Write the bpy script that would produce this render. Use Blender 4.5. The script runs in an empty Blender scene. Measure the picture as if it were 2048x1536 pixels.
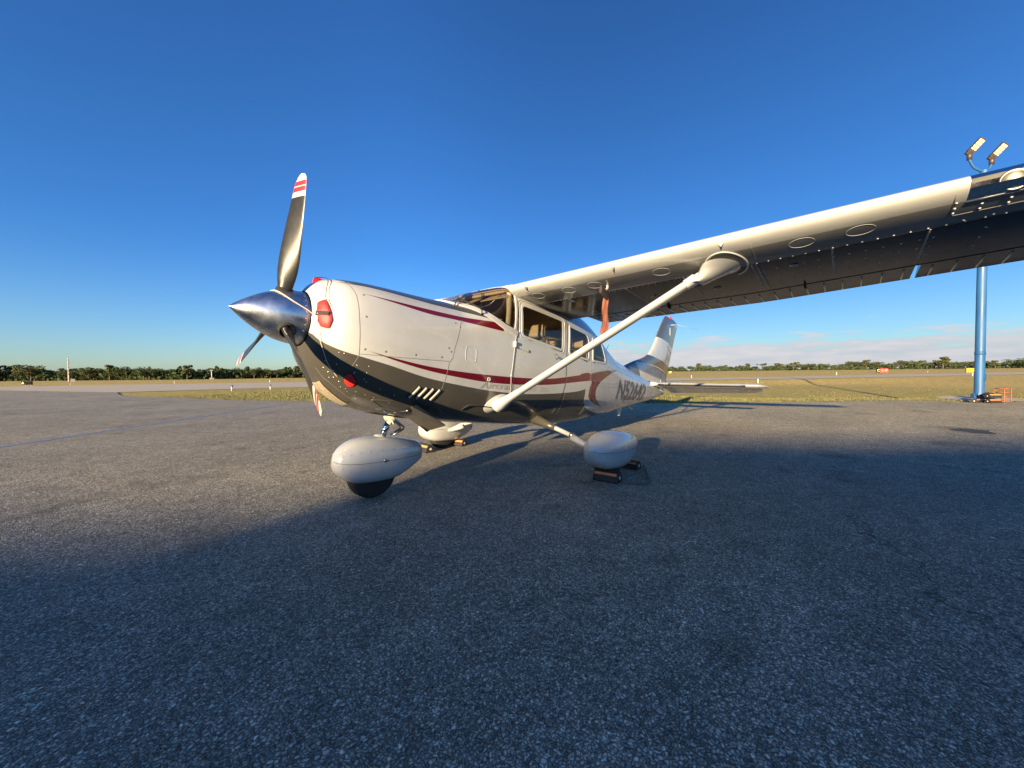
import bpy, bmesh, math, random
import numpy as np
from mathutils import Vector, Matrix, Quaternion
random.seed(7); rng = np.random.default_rng(7)
SC = bpy.context.scene; COL = SC.collection
R = math.radians; PI = math.pi

# ------------------------------------------------------------------ camera
YAW, PITCH, ROLL, FPX = 0.866, -0.029, -0.011, 788.1
CAM = Vector((-3.7268, -3.2438, 1.1023))
cam_d = bpy.data.cameras.new('camera'); cam = bpy.data.objects.new('camera', cam_d); COL.objects.link(cam)
cam_d.sensor_fit = 'HORIZONTAL'; cam_d.sensor_width = 36; cam_d.lens = FPX / 2048 * 36
cam_d.clip_start = 0.05; cam_d.clip_end = 9000
fw = Vector((math.sin(YAW) * math.cos(PITCH), math.cos(YAW) * math.cos(PITCH), math.sin(PITCH)))
r0 = Vector((math.cos(YAW), -math.sin(YAW), 0)); u0 = r0.cross(fw)
rr = r0 * math.cos(ROLL) + u0 * math.sin(ROLL); uu = -r0 * math.sin(ROLL) + u0 * math.cos(ROLL)
cam.matrix_world = Matrix(((rr.x, uu.x, -fw.x, CAM.x), (rr.y, uu.y, -fw.y, CAM.y), (rr.z, uu.z, -fw.z, CAM.z), (0, 0, 0, 1)))
SC.camera = cam
SC.render.resolution_x = 1024; SC.render.resolution_y = 768

# ------------------------------------------------------------------ sky and sun
SUN_AZ, SUN_EL = 12.0, 10.2        # degrees off the aircraft's nose towards port, and above the horizon
sd = Vector((-math.cos(R(SUN_AZ)) * math.cos(R(SUN_EL)), -math.sin(R(SUN_AZ)) * math.cos(R(SUN_EL)), math.sin(R(SUN_EL))))
W = bpy.data.worlds.new('World'); SC.world = W; W.use_nodes = True
nt = W.node_tree; nt.nodes.clear()
def N(t, ty, **kw):
    n = t.nodes.new(ty)
    for k, v in kw.items(): setattr(n, k, v)
    return n
sky = N(nt, 'ShaderNodeTexSky', sky_type='NISHITA', sun_disc=False)
sky.sun_elevation = R(SUN_EL); sky.sun_rotation = math.atan2(sd.x, sd.y)
sky.altitude = 0; sky.air_density = 1.0; sky.dust_density = 0.35; sky.ozone_density = 3.0
bg = N(nt, 'ShaderNodeBackground'); out = N(nt, 'ShaderNodeOutputWorld')
SKY_STRENGTH = 0.05
bg.inputs[1].default_value = SKY_STRENGTH
# a low band of thin cloud above the horizon
geo = N(nt, 'ShaderNodeTexCoord'); sep = N(nt, 'ShaderNodeSeparateXYZ'); nt.links.new(geo.outputs['Generated'], sep.inputs[0])
mp = N(nt, 'ShaderNodeMapping'); mp.inputs['Scale'].default_value = (5, 5, 34); nt.links.new(geo.outputs['Generated'], mp.inputs[0])
nz = N(nt, 'ShaderNodeTexNoise'); nz.inputs['Scale'].default_value = 2.2; nz.inputs['Detail'].default_value = 7; nz.inputs['Roughness'].default_value = .6
nt.links.new(mp.outputs[0], nz.inputs['Vector'])
mp2 = N(nt, 'ShaderNodeMapping'); mp2.inputs['Scale'].default_value = (1, 1, .1); nt.links.new(geo.outputs['Generated'], mp2.inputs[0])
band = N(nt, 'ShaderNodeMapRange'); band.inputs['From Min'].default_value = .028; band.inputs['From Max'].default_value = .085; band.inputs['To Min'].default_value = 1; band.inputs['To Max'].default_value = 0
nt.links.new(sep.outputs[2], band.inputs[0])
azm = N(nt, 'ShaderNodeMapRange'); azm.inputs['From Min'].default_value = -.42; azm.inputs['From Max'].default_value = .15; azm.inputs['To Min'].default_value = 0.; azm.inputs['To Max'].default_value = 1
dotv = N(nt, 'ShaderNodeVectorMath', operation='DOT_PRODUCT'); dotv.inputs[1].default_value = (.78, -.62, 0)
nt.links.new(geo.outputs['Generated'], dotv.inputs[0]); nt.links.new(dotv.outputs['Value'], azm.inputs[0])
m1 = N(nt, 'ShaderNodeMath', operation='MULTIPLY'); nt.links.new(band.outputs[0], m1.inputs[0]); nt.links.new(azm.outputs[0], m1.inputs[1])
m2 = N(nt, 'ShaderNodeMath', operation='MULTIPLY_ADD'); nt.links.new(m1.outputs[0], m2.inputs[0]); m2.inputs[1].default_value = .42; nt.links.new(nz.outputs[0], m2.inputs[2])
cr = N(nt, 'ShaderNodeMapRange', interpolation_type='SMOOTHSTEP'); cr.inputs['From Min'].default_value = .60; cr.inputs['From Max'].default_value = .80; nt.links.new(m2.outputs[0], cr.inputs[0])
m3 = N(nt, 'ShaderNodeMath', operation='MULTIPLY'); nt.links.new(cr.outputs[0], m3.inputs[0]); nt.links.new(azm.outputs[0], m3.inputs[1])
m4 = N(nt, 'ShaderNodeMath', operation='MULTIPLY'); lim = N(nt, 'ShaderNodeMapRange', interpolation_type='SMOOTHSTEP'); lim.inputs['From Min'].default_value = .075; lim.inputs['From Max'].default_value = .12; lim.inputs['To Min'].default_value = .88; lim.inputs['To Max'].default_value = 0; nt.links.new(sep.outputs[2], lim.inputs[0]); nt.links.new(m3.outputs[0], m4.inputs[0]); nt.links.new(lim.outputs[0], m4.inputs[1])
mx = N(nt, 'ShaderNodeMix', data_type='RGBA'); nt.links.new(m4.outputs[0], mx.inputs[0])
hsv = N(nt, 'ShaderNodeHueSaturation'); hsv.inputs['Saturation'].default_value = 1.0; hsv.inputs['Value'].default_value = 1.0
nt.links.new(sky.outputs[0], hsv.inputs['Color'])
tcol = N(nt, 'ShaderNodeMix', data_type='RGBA'); tcol.inputs[6].default_value = (.92, 1.12, 1.42, 1); tcol.inputs[7].default_value = (.43, .89, 1.46, 1)
telv = N(nt, 'ShaderNodeMapRange', interpolation_type='SMOOTHSTEP'); telv.inputs['From Min'].default_value = -.02; telv.inputs['From Max'].default_value = .30; nt.links.new(sep.outputs[2], telv.inputs[0]); nt.links.new(telv.outputs[0], tcol.inputs[0])
tmul = N(nt, 'ShaderNodeMix', data_type='RGBA', blend_type='MULTIPLY'); tmul.inputs[0].default_value = 1; nt.links.new(hsv.outputs[0], tmul.inputs[6]); nt.links.new(tcol.outputs[2], tmul.inputs[7])
flat_d = N(nt, 'ShaderNodeCombineXYZ'); nt.links.new(sep.outputs[0], flat_d.inputs[0]); nt.links.new(sep.outputs[1], flat_d.inputs[1])
nrm_d = N(nt, 'ShaderNodeVectorMath', operation='NORMALIZE'); nt.links.new(flat_d.outputs[0], nrm_d.inputs[0])
anti = N(nt, 'ShaderNodeVectorMath', operation='DOT_PRODUCT'); anti.inputs[1].default_value = (.978, .208, 0); nt.links.new(nrm_d.outputs[0], anti.inputs[0])
fad = N(nt, 'ShaderNodeMapRange', interpolation_type='SMOOTHSTEP'); fad.inputs['From Min'].default_value = .66; fad.inputs['From Max'].default_value = 1.02; fad.inputs['To Min'].default_value = 1; fad.inputs['To Max'].default_value = .71; nt.links.new(anti.outputs['Value'], fad.inputs[0])
skd = N(nt, 'ShaderNodeVectorMath', operation='SCALE'); nt.links.new(tmul.outputs[2], skd.inputs[0]); nt.links.new(fad.outputs[0], skd.inputs['Scale'])
nt.links.new(skd.outputs[0], mx.inputs[6])
ccol = N(nt, 'ShaderNodeMix', data_type='RGBA'); ccol.inputs[6].default_value = (2.2, 2.8, 3.6, 1); ccol.inputs[7].default_value = (5.6, 5.0, 4.9, 1)
nt.links.new(nz.outputs[0], ccol.inputs[0]); nt.links.new(ccol.outputs[2], mx.inputs[7])
nt.links.new(mx.outputs[2], bg.inputs[0]); nt.links.new(bg.outputs[0], out.inputs[0])

sl = bpy.data.lights.new('sun', 'SUN'); sl.energy = 4.7; sl.angle = R(.55); sl.color = (1.0, .785, .475)
so = bpy.data.objects.new('sun', sl); COL.objects.link(so); so.rotation_euler = (-sd).to_track_quat('-Z', 'Y').to_euler()
SC.view_settings.view_transform = 'Standard'; SC.view_settings.look = 'None'
SC.view_settings.exposure = 1.72; SC.view_settings.gamma = 1; SC.view_settings.use_curve_mapping = False

# ------------------------------------------------------------------ helpers
def tag(o, label=None, cat=None, group=None, kind=None):
    if label: o['label'] = label
    if cat: o['category'] = cat
    if group: o['group'] = group
    if kind: o['kind'] = kind
    return o
def empty(name, loc=(0, 0, 0), rot=(0, 0, 0), parent=None):
    o = bpy.data.objects.new(name, None); COL.objects.link(o); o.location = loc; o.rotation_euler = rot
    o.empty_display_size = .2
    if parent: o.parent = parent
    return o
def mk(name, V, F, mat, parent=None, smooth=True, attrs=None, fmat=None, autos=None):
    me = bpy.data.meshes.new(name)
    me.from_pydata([tuple(map(float, v)) for v in V], [], [tuple(int(i) for i in f) for f in F]); 
    for m in (mat if isinstance(mat, (list, tuple)) else [mat]): me.materials.append(m)
    if fmat is not None: me.polygons.foreach_set('material_index', np.array(fmat, dtype=np.int32))
    if smooth: me.polygons.foreach_set('use_smooth', np.ones(len(me.polygons), dtype=bool))
    if attrs:
        for k, a in attrs.items():
            at = me.attributes.new(k, 'FLOAT', 'POINT'); at.data.foreach_set('value', np.asarray(a, dtype=np.float32))
    me.update()
    if smooth and autos: me.set_sharp_from_angle(angle=R(autos))
    o = bpy.data.objects.new(name, me); COL.objects.link(o)
    if parent: o.parent = parent
    return o
class MB:
    def __init__(s): s.V = []; s.F = []; s.M = []
    def add(s, V, F, m=0):
        b = len(s.V); s.V += [tuple(v) for v in V]; s.F += [tuple(i + b for i in f) for f in F]; s.M += [m] * len(F); return s
    def box(s, c, d, rot=None, m=0, taper=1.0):
        V = []
        for z in (-1, 1):
            k = taper if z > 0 else 1
            for x, y in ((-1, -1), (1, -1), (1, 1), (-1, 1)): V.append(Vector((x * d[0] / 2 * k, y * d[1] / 2 * k, z * d[2] / 2)))
        if rot is not None: V = [rot @ v for v in V]
        V = [v + Vector(c) for v in V]
        return s.add(V, [(3, 2, 1, 0), (4, 5, 6, 7), (0, 1, 5, 4), (1, 2, 6, 5), (2, 3, 7, 6), (3, 0, 4, 7)], m)
    def tube(s, pts, r, n=10, m=0, cap=True, flat=1.0, upv=None):
        pts = [Vector(p) for p in pts]; rs = r if isinstance(r, (list, tuple)) else [r] * len(pts)
        V = []; F = []; prev = None
        for i, p in enumerate(pts):
            t = (pts[min(i + 1, len(pts) - 1)] - pts[max(i - 1, 0)]).normalized()
            if prev is None:
                a = Vector(upv) if upv is not None else (Vector((0, 0, 1)) if abs(t.z) < .9 else Vector((1, 0, 0)))
                a = (a - t * a.dot(t)).normalized()
            else: a = (prev - t * prev.dot(t)).normalized()
            prev = a; b = t.cross(a)
            for k in range(n):
                an = 2 * PI * k / n; V.append(p + a * math.cos(an) * rs[i] + b * math.sin(an) * rs[i] * flat)
        for i in range(len(pts) - 1):
            for k in range(n): F.append((i * n + k, i * n + (k + 1) % n, (i + 1) * n + (k + 1) % n, (i + 1) * n + k))
        if cap: F.append(tuple(range(n))[::-1]); F.append(tuple((len(pts) - 1) * n + k for k in range(n)))
        return s.add(V, F, m)
    def lathe(s, prof, o=(0, 0, 0), ax=(0, 0, 1), n=24, m=0):      # prof: (distance along ax, radius)
        ax = Vector(ax).normalized(); q = ax.to_track_quat('Z', 'Y'); V = []; F = []; o = Vector(o)
        for h, r in prof:
            for k in range(n):
                an = 2 * PI * k / n; V.append(o + q @ Vector((r * math.cos(an), r * math.sin(an), h)))
        for i in range(len(prof) - 1):
            for k in range(n): F.append((i * n + k, i * n + (k + 1) % n, (i + 1) * n + (k + 1) % n, (i + 1) * n + k))
        F.append(tuple(range(n))[::-1]); F.append(tuple((len(prof) - 1) * n + k for k in range(n)))
        return s.add(V, F, m)
    def dome(s, p, nrm, r, h=None, n=6, m=0):
        nrm = Vector(nrm).normalized(); q = nrm.to_track_quat('Z', 'Y'); p = Vector(p); h = h or r * .6
        V = [p + q @ Vector((r * math.cos(2 * PI * k / n), r * math.sin(2 * PI * k / n), 0)) for k in range(n)]
        V += [p + q @ Vector((.6 * r * math.cos(2 * PI * k / n), .6 * r * math.sin(2 * PI * k / n), h * .75)) for k in range(n)] + [p + nrm * h]
        F = [(k, (k + 1) % n, n + (k + 1) % n, n + k) for k in range(n)] + [(n + k, n + (k + 1) % n, 2 * n) for k in range(n)]
        return s.add(V, F, m)
    def build(s, name, mat, parent=None, smooth=False, autos=None):
        return mk(name, s.V, s.F, mat, parent, smooth=smooth or bool(autos), fmat=s.M, autos=autos)
def loft(rings, closed=True, cap0=True, cap1=True):
    n = len(rings[0]); V = [v for r in rings for v in r]; F = []
    for i in range(len(rings) - 1):
        for k in range(n if closed else n - 1): F.append((i * n + k, i * n + (k + 1) % n, (i + 1) * n + (k + 1) % n, (i + 1) * n + k))
    if closed and cap0: F.append(tuple(range(n))[::-1])
    if closed and cap1: F.append(tuple((len(rings) - 1) * n + k for k in range(n)))
    return V, F
def ribbon(P, Nn, w, t, closed=False, base=-.001):
    P = [Vector(p) for p in P]; Nn = [Vector(n).normalized() for n in Nn]; n = len(P); V = []; F = []
    ws = w if isinstance(w, (list, tuple)) else [w] * n
    for i in range(n):
        a = P[(i - 1) % n] if (closed or i > 0) else P[0]; b = P[(i + 1) % n] if (closed or i < n - 1) else P[-1]
        tg = (b - a).normalized(); sdv = Nn[i].cross(tg).normalized(); h = ws[i] / 2
        V += [P[i] - sdv * h + Nn[i] * base, P[i] - sdv * h * .8 + Nn[i] * t, P[i] + sdv * h * .8 + Nn[i] * t, P[i] + sdv * h + Nn[i] * base]
    for i in range(n if closed else n - 1):
        j = (i + 1) % n
        for k in range(3): F.append((4 * i + k, 4 * j + k, 4 * j + k + 1, 4 * i + k + 1))
    if not closed: F += [(0, 1, 2, 3), (4 * n - 1, 4 * n - 2, 4 * n - 3, 4 * n - 4)]
    return V, F
def roundpoly(pts, rad, seg=6):
    o = []; n = len(pts)
    for i in range(n):
        p = np.array(pts[i], float); a = np.array(pts[i - 1], float); b = np.array(pts[(i + 1) % n], float)
        da = (a - p) / np.linalg.norm(a - p); db = (b - p) / np.linalg.norm(b - p)
        r = rad[i] if isinstance(rad, (list, tuple)) else rad
        for k in range(seg + 1):
            t = k / seg; p0 = p + da * r; p1 = p + db * r
            o.append(tuple((1 - t) ** 2 * p0 + 2 * t * (1 - t) * p + t * t * p1))
    return o
def dense(pts, step, closed=False):
    o = []; n = len(pts)
    for i in range(n if closed else n - 1):
        a = np.array(pts[i], float); b = np.array(pts[(i + 1) % n], float); m = max(1, int(np.linalg.norm(b - a) / step))
        for k in range(m): o.append(tuple(a + (b - a) * k / m))
    if not closed: o.append(tuple(pts[-1]))
    return o
def poly_sd(X, Z, poly):                                  # positive inside
    X = np.asarray(X, float); Z = np.asarray(Z, float); d = np.full(X.shape, 1e9); ins = np.zeros(X.shape, bool); n = len(poly)
    for i in range(n):
        x1, z1 = poly[i]; x2, z2 = poly[(i + 1) % n]; ex, ez = x2 - x1, z2 - z1; L = ex * ex + ez * ez + 1e-12
        t = np.clip(((X - x1) * ex + (Z - z1) * ez) / L, 0, 1)
        d = np.minimum(d, np.hypot(X - x1 - t * ex, Z - z1 - t * ez))
        c = ((z1 > Z) != (z2 > Z)) & (X < (x2 - x1) * (Z - z1) / (z2 - z1 + 1e-12) + x1); ins ^= c
    return np.where(ins, d, -d)
def smooth_curve(pts, n=8):                               # Catmull-Rom through points
    P = [np.array(p, float) for p in pts]; P = [2 * P[0] - P[1]] + P + [2 * P[-1] - P[-2]]; o = []
    for i in range(1, len(P) - 2):
        for k in range(n):
            t = k / n; a, b, c, d = P[i - 1:i + 3]
            o.append(tuple(.5 * (2 * b + (c - a) * t + (2 * a - 5 * b + 4 * c - d) * t * t + (3 * b - a - 3 * c + d) * t ** 3)))
    o.append(tuple(P[-2])); return o

# ------------------------------------------------------------------ materials
def mat(name, col=(.5, .5, .5), rough=.5, metal=0, coat=0, spec=.5, **kw):
    m = bpy.data.materials.new(name); m.use_nodes = True; b = m.node_tree.nodes['Principled BSDF']
    b.inputs['Base Color'].default_value = (*col, 1); b.inputs['Roughness'].default_value = rough; b.inputs['Metallic'].default_value = metal
    b.inputs['Coat Weight'].default_value = coat; b.inputs['Coat Roughness'].default_value = .05; b.inputs['Specular IOR Level'].default_value = spec
    return m
def noisy(m, scale=20, amt=.15, bump=0, bscale=None, coords='Object', rough_amt=0, stretch=(1, 1, 1)):
    t = m.node_tree; b = t.nodes['Principled BSDF']; tc = N(t, 'ShaderNodeTexCoord'); mp = N(t, 'ShaderNodeMapping'); mp.inputs['Scale'].default_value = stretch
    t.links.new(tc.outputs[coords], mp.inputs[0])
    n = N(t, 'ShaderNodeTexNoise'); n.inputs['Scale'].default_value = scale; n.inputs['Detail'].default_value = 6; t.links.new(mp.outputs[0], n.inputs['Vector'])
    c = tuple(b.inputs['Base Color'].default_value)[:3]
    if amt:
        mr = N(t, 'ShaderNodeMapRange'); mr.inputs['From Min'].default_value = .3; mr.inputs['From Max'].default_value = .7; mr.inputs['To Min'].default_value = 1 - amt; mr.inputs['To Max'].default_value = 1 + amt
        t.links.new(n.outputs[0], mr.inputs[0]); vm = N(t, 'ShaderNodeVectorMath', operation='SCALE')
        src = b.inputs['Base Color'].links[0].from_socket if b.inputs['Base Color'].links else None
        if src: t.links.new(src, vm.inputs[0])
        else: vm.inputs[0].default_value = c
        t.links.new(mr.outputs[0], vm.inputs['Scale']); t.links.new(vm.outputs[0], b.inputs['Base Color'])
    if rough_amt:
        mr = N(t, 'ShaderNodeMapRange'); r0_ = b.inputs['Roughness'].default_value; mr.inputs['From Min'].default_value = .3; mr.inputs['From Max'].default_value = .7
        mr.inputs['To Min'].default_value = max(.01, r0_ - rough_amt); mr.inputs['To Max'].default_value = r0_ + rough_amt; t.links.new(n.outputs[0], mr.inputs[0]); t.links.new(mr.outputs[0], b.inputs['Roughness'])
    if bump:
        n2 = N(t, 'ShaderNodeTexNoise'); n2.inputs['Scale'].default_value = bscale or scale * 3; n2.inputs['Detail'].default_value = 3; t.links.new(mp.outputs[0], n2.inputs['Vector'])
        bp = N(t, 'ShaderNodeBump'); bp.inputs['Strength'].default_value = 1; bp.inputs['Distance'].default_value = bump; t.links.new(n2.outputs[0], bp.inputs['Height']); t.links.new(bp.outputs[0], b.inputs['Normal'])
    return m
WHITE = (.430, .430, .425); DARK = (.095, .086, .070); RED = (.115, .003, .008)
def paint(name, livery=True, white=WHITE, wave=.0022):
    m = mat(name, white, .24, 0, coat=.7); t = m.node_tree; b = t.nodes['Principled BSDF']
    if livery:
        prev = None; met = None
        A = {k: N(t, 'ShaderNodeAttribute', attribute_name=k) for k in ('dark', 'red', 'ru', 'rl')}
        mn_ = N(t, 'ShaderNodeMath', operation='MINIMUM'); t.links.new(A['ru'].outputs['Fac'], mn_.inputs[0]); t.links.new(A['rl'].outputs['Fac'], mn_.inputs[1])
        mxx_ = N(t, 'ShaderNodeMath', operation='MAXIMUM'); t.links.new(mn_.outputs[0], mxx_.inputs[0]); t.links.new(A['red'].outputs['Fac'], mxx_.inputs[1])
        for an, col in (('dark', DARK), ('red', RED)):
            g = N(t, 'ShaderNodeMapRange'); src_ = A['dark'].outputs['Fac'] if an == 'dark' else mxx_.outputs[0]
            g.inputs['From Min'].default_value = -.0015; g.inputs['From Max'].default_value = .0015; t.links.new(src_, g.inputs[0])
            x = N(t, 'ShaderNodeMix', data_type='RGBA'); t.links.new(g.outputs[0], x.inputs[0])
            if prev: t.links.new(prev, x.inputs[6])
            else: x.inputs[6].default_value = (*white, 1); met = g
            x.inputs[7].default_value = (*col, 1); prev = x.outputs[2]
        t.links.new(prev, b.inputs['Base Color'])
        mm = N(t, 'ShaderNodeMath', operation='MULTIPLY'); mm.inputs[1].default_value = .35; t.links.new(met.outputs[0], mm.inputs[0]); t.links.new(mm.outputs[0], b.inputs['Metallic'])
    noisy(m, 3, .06, wave, 5, rough_amt=.07)
    return m
M = {}
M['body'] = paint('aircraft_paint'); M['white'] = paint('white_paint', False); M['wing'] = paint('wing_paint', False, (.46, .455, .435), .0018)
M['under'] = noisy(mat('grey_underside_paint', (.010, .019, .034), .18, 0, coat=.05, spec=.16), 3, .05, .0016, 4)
M['noseskin'] = noisy(mat('bounce_greyed_nose_skin', (.23, .22, .195), .26, 0, coat=.5), 3, .06, .0016, 4)  # paint band behind the leading edge, greyed to hold down ground bounce
M['dark'] = noisy(mat('charcoal_paint', DARK, .3, .35, coat=.6), 4, .05)
M['red'] = mat('maroon_paint', RED, .3, 0, coat=.6)
M['chrome'] = noisy(mat('polished_aluminium', (.74, .74, .74), .30, 1), 9, .10, .0004, 60, rough_amt=.08, stretch=(1, 1, 1))
M['blade'] = noisy(mat('blade_paint', (.022, .021, .019), .34, 0, coat=0, spec=.28), 12, .12, rough_amt=.06)
M['bladered'] = mat('blade_red', (.55, .02, .025), .35); M['bladewhite'] = mat('blade_white', (.42, .41, .37), .4)
M['black'] = mat('black_rubber', (.018, .017, .016), .7); M['gap'] = mat('dark_gap', (.012, .011, .011), .9)
M['seam'] = mat('seam_shadow_paint', (.16, .15, .14), .8)
M['tyre'] = noisy(mat('tyre_rubber', (.02, .019, .018), .8), 40, .2, .002, 60)
M['metal'] = noisy(mat('bare_metal', (.45, .44, .42), .35, 1), 30, .1)
M['cream'] = noisy(mat('cream_metal', (.62, .57, .42), .45, .1), 30, .12)
M['glass'] = None
def glass(name, tint=(.62, .68, .66), gloss=1.0, rough=.02):
    m = bpy.data.materials.new(name); m.use_nodes = True; t = m.node_tree; t.nodes.clear(); o = N(t, 'ShaderNodeOutputMaterial')
    tr = N(t, 'ShaderNodeBsdfTransparent'); tr.inputs[0].default_value = (*tint, 1); g = N(t, 'ShaderNodeBsdfGlossy'); g.inputs['Roughness'].default_value = rough
    f = N(t, 'ShaderNodeFresnel'); f.inputs['IOR'].default_value = 1.5; mm = N(t, 'ShaderNodeMath', operation='MULTIPLY'); mm.inputs[1].default_value = gloss; t.links.new(f.outputs[0], mm.inputs[0])
    x = N(t, 'ShaderNodeMixShader'); t.links.new(mm.outputs[0], x.inputs[0]); t.links.new(tr.outputs[0], x.inputs[1]); t.links.new(g.outputs[0], x.inputs[2]); t.links.new(x.outputs[0], o.inputs[0])
    return m
M['glass'] = glass('window_glass', (.90, .93, .91), .75); M['lens'] = glass('lens_glass', (.9, .9, .88))
M['leather'] = noisy(mat('tan_leather', (.60, .42, .22), .6), 25, .1, .002, 40)
M['liner'] = noisy(mat('tan_lining', (.58, .42, .24), .85), 30, .12)
M['plug'] = noisy(mat('red_vinyl', (.72, .022, .02), .55), 18, .12, .003, 25)
M['flag'] = noisy(mat('faded_red_ribbon', (.25, .085, .055), .8), 20, .2, .004, 30, stretch=(3, 3, .6))
M['webbing'] = noisy(mat('black_webbing', (.03, .02, .022), .8), 60, .2, .003, 90)
M['cordw'] = mat('cream_cord', (.6, .52, .4), .8); M['cordb'] = mat('black_cord', (.03, .03, .03), .8)
M['orange'] = noisy(mat('orange_tape', (.85, .24, .08), .5), 30, .12); M['rack'] = noisy(mat('rusty_orange_paint', (.25, .085, .04), .7), 14, .3); M['rope'] = noisy(mat('olive_rope', (.13, .12, .07), .9), 60, .25)
M['letters'] = mat('charcoal_letters', (.075, .08, .075), .4, coat=.4); M['ghost'] = mat('pale_grey_letters', (.30, .29, .27), .5, coat=.4)

# ------------------------------------------------------------------ fuselage form (aircraft frame: x aft, y starboard, z up)
TAB = np.array([
 #  x      W     zb    zt    zm   nu   nl
 [-2.58, .215, 1.09, 1.52, 1.305, 2.0, 2.0],
 [-2.54, .300, .96, 1.575, 1.30, 2.1, 2.0],
 [-2.47, .390, .86, 1.630, 1.28, 2.35, 2.0],
 [-2.40, .440, .78, 1.648, 1.27, 2.6, 2.0],
 [-2.20, .490, .65, 1.662, 1.25, 2.9, 2.1],
 [-2.00, .515, .59, 1.668, 1.22, 3.0, 2.2],
 [-1.60, .540, .535, 1.680, 1.18, 3.0, 2.4],
 [-1.36, .550, .51, 1.700, 1.16, 3.0, 2.5],
 [-1.00, .562, .49, 1.862, 1.15, 3.3, 2.6],
 [-.60, .572, .475, 2.020, 1.15, 4.4, 2.7],
 [-.30, .575, .465, 2.085, 1.15, 4.8, 2.7],
 [.20, .575, .46, 2.100, 1.15, 4.8, 2.7],
 [.60, .570, .46, 2.050, 1.15, 4.6, 2.7],
 [1.00, .558, .47, 1.980, 1.14, 4.2, 2.7],
 [1.40, .530, .51, 1.870, 1.13, 3.6, 2.6],
 [1.80, .490, .55, 1.725, 1.12, 3.0, 2.5],
 [2.30, .435, .60, 1.575, 1.10, 2.6, 2.4],
 [2.70, .385, .65, 1.525, 1.10, 2.4, 2.3],
 [3.40, .305, .755, 1.430, 1.09, 2.3, 2.2],
 [4.30, .205, .88, 1.300, 1.08, 2.2, 2.2],
 [4.90, .130, .98, 1.215, 1.09, 2.1, 2.1],
 [5.28, .060, 1.07, 1.170, 1.12, 2.0, 2.0]])
def pchip(x, y, q):
    h = np.diff(x); d = np.diff(y) / h; m = np.zeros_like(y)
    for i in range(1, len(y) - 1):
        if d[i - 1] * d[i] > 0:
            w1 = 2 * h[i] + h[i - 1]; w2 = h[i] + 2 * h[i - 1]; m[i] = (w1 + w2) / (w1 / d[i - 1] + w2 / d[i])
    m[0] = d[0]; m[-1] = d[-1]
    q = np.clip(q, x[0], x[-1]); i = np.clip(np.searchsorted(x, q) - 1, 0, len(x) - 2); t = (q - x[i]) / h[i]
    return (2 * t ** 3 - 3 * t * t + 1) * y[i] + (t ** 3 - 2 * t * t + t) * h[i] * m[i] + (-2 * t ** 3 + 3 * t * t) * y[i + 1] + (t ** 3 - t * t) * h[i] * m[i + 1]
def sec(x):
    x = np.asarray(x, float); return [pchip(TAB[:, 0], TAB[:, k], x) for k in range(1, 7)]
def S0(x, ph):
    Wd, zb, zt, zm, nu, nl = sec(x); s = np.sin(ph); c = np.abs(np.cos(ph))
    up = s >= 0; n = np.where(up, nu, nl); H = np.where(up, zt - zm, zm - zb)
    z = zm + np.sign(s) * H * np.abs(s) ** (2 / n); y = Wd * c ** (2 / n)
    return np.stack([np.asarray(x, float) + 0 * y, -y, z], -1)
def S(x, ph, off=0):
    x = np.asarray(x, float); ph = np.asarray(ph, float); p = S0(x, ph)
    if np.any(off): return p + Sn(x, ph) * np.asarray(off)[..., None] if np.ndim(off) else p + Sn(x, ph) * off
    return p
def Sn(x, ph):
    e = 1e-3; a = S0(x + e, ph) - S0(x - e, ph)
    p1 = np.clip(ph + e, -PI / 2 + 1e-4, PI / 2 - 1e-4); p0 = np.clip(ph - e, -PI / 2 + 1e-4, PI / 2 - 1e-4)
    b = S0(x, p1) - S0(x, p0); n = np.cross(b, a); l = np.linalg.norm(n, axis=-1, keepdims=True); n = n / np.where(l < 1e-12, 1, l)
    out_ = S0(x, ph); c = np.stack([x + 0 * out_[..., 1], 0 * out_[..., 1], sec(x)[3] + 0 * out_[..., 1]], -1)
    sg = np.sign(((out_ - c) * n).sum(-1, keepdims=True)); return n * np.where(sg == 0, 1, sg)
def PH(x, z):
    Wd, zb, zt, zm, nu, nl = sec(x); up = z >= zm; n = np.where(up, nu, nl); H = np.where(up, zt - zm, zm - zb)
    r = np.clip(np.abs(z - zm) / H, 0, .9999) ** (n / 2); return np.where(up, 1, -1) * np.arcsin(np.clip(r, 0, 1))
def P(x, z, off=0, side=-1):
    x = np.asarray(x, float); z = np.asarray(z, float); ph = PH(x, z); p = S(x, ph, off)
    p = p.copy(); p[..., 1] *= -side if side == 1 else 1
    if side == 1: p[..., 1] = np.abs(p[..., 1])
    return p
def PN(x, z, side=-1):
    x = np.asarray(x, float); n = Sn(x, PH(x, np.asarray(z, float))).copy()
    if side == 1: n[..., 1] *= -1
    return n
def on_side(name, pts, w, t, m, parent, closed=False, side=-1, off=.001, step=.02, label=None):
    pts = dense(pts, step, closed); a = np.array(pts); p = P(a[:, 0], a[:, 1], off, side); n = PN(a[:, 0], a[:, 1], side)
    V, F = ribbon(p, n, w, t, closed); o = mk(name, V, F, m, parent, True, autos=40)
    if label: o['label'] = label
    return o

# ------------------------------------------------------------------ the aircraft
PLANE = empty('airplane', (0, 0, 0), (0, .093, 0))
tag(PLANE, 'white and charcoal high-wing propeller airplane with maroon stripes and number N52642 parked on the ramp', 'airplane')

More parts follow.
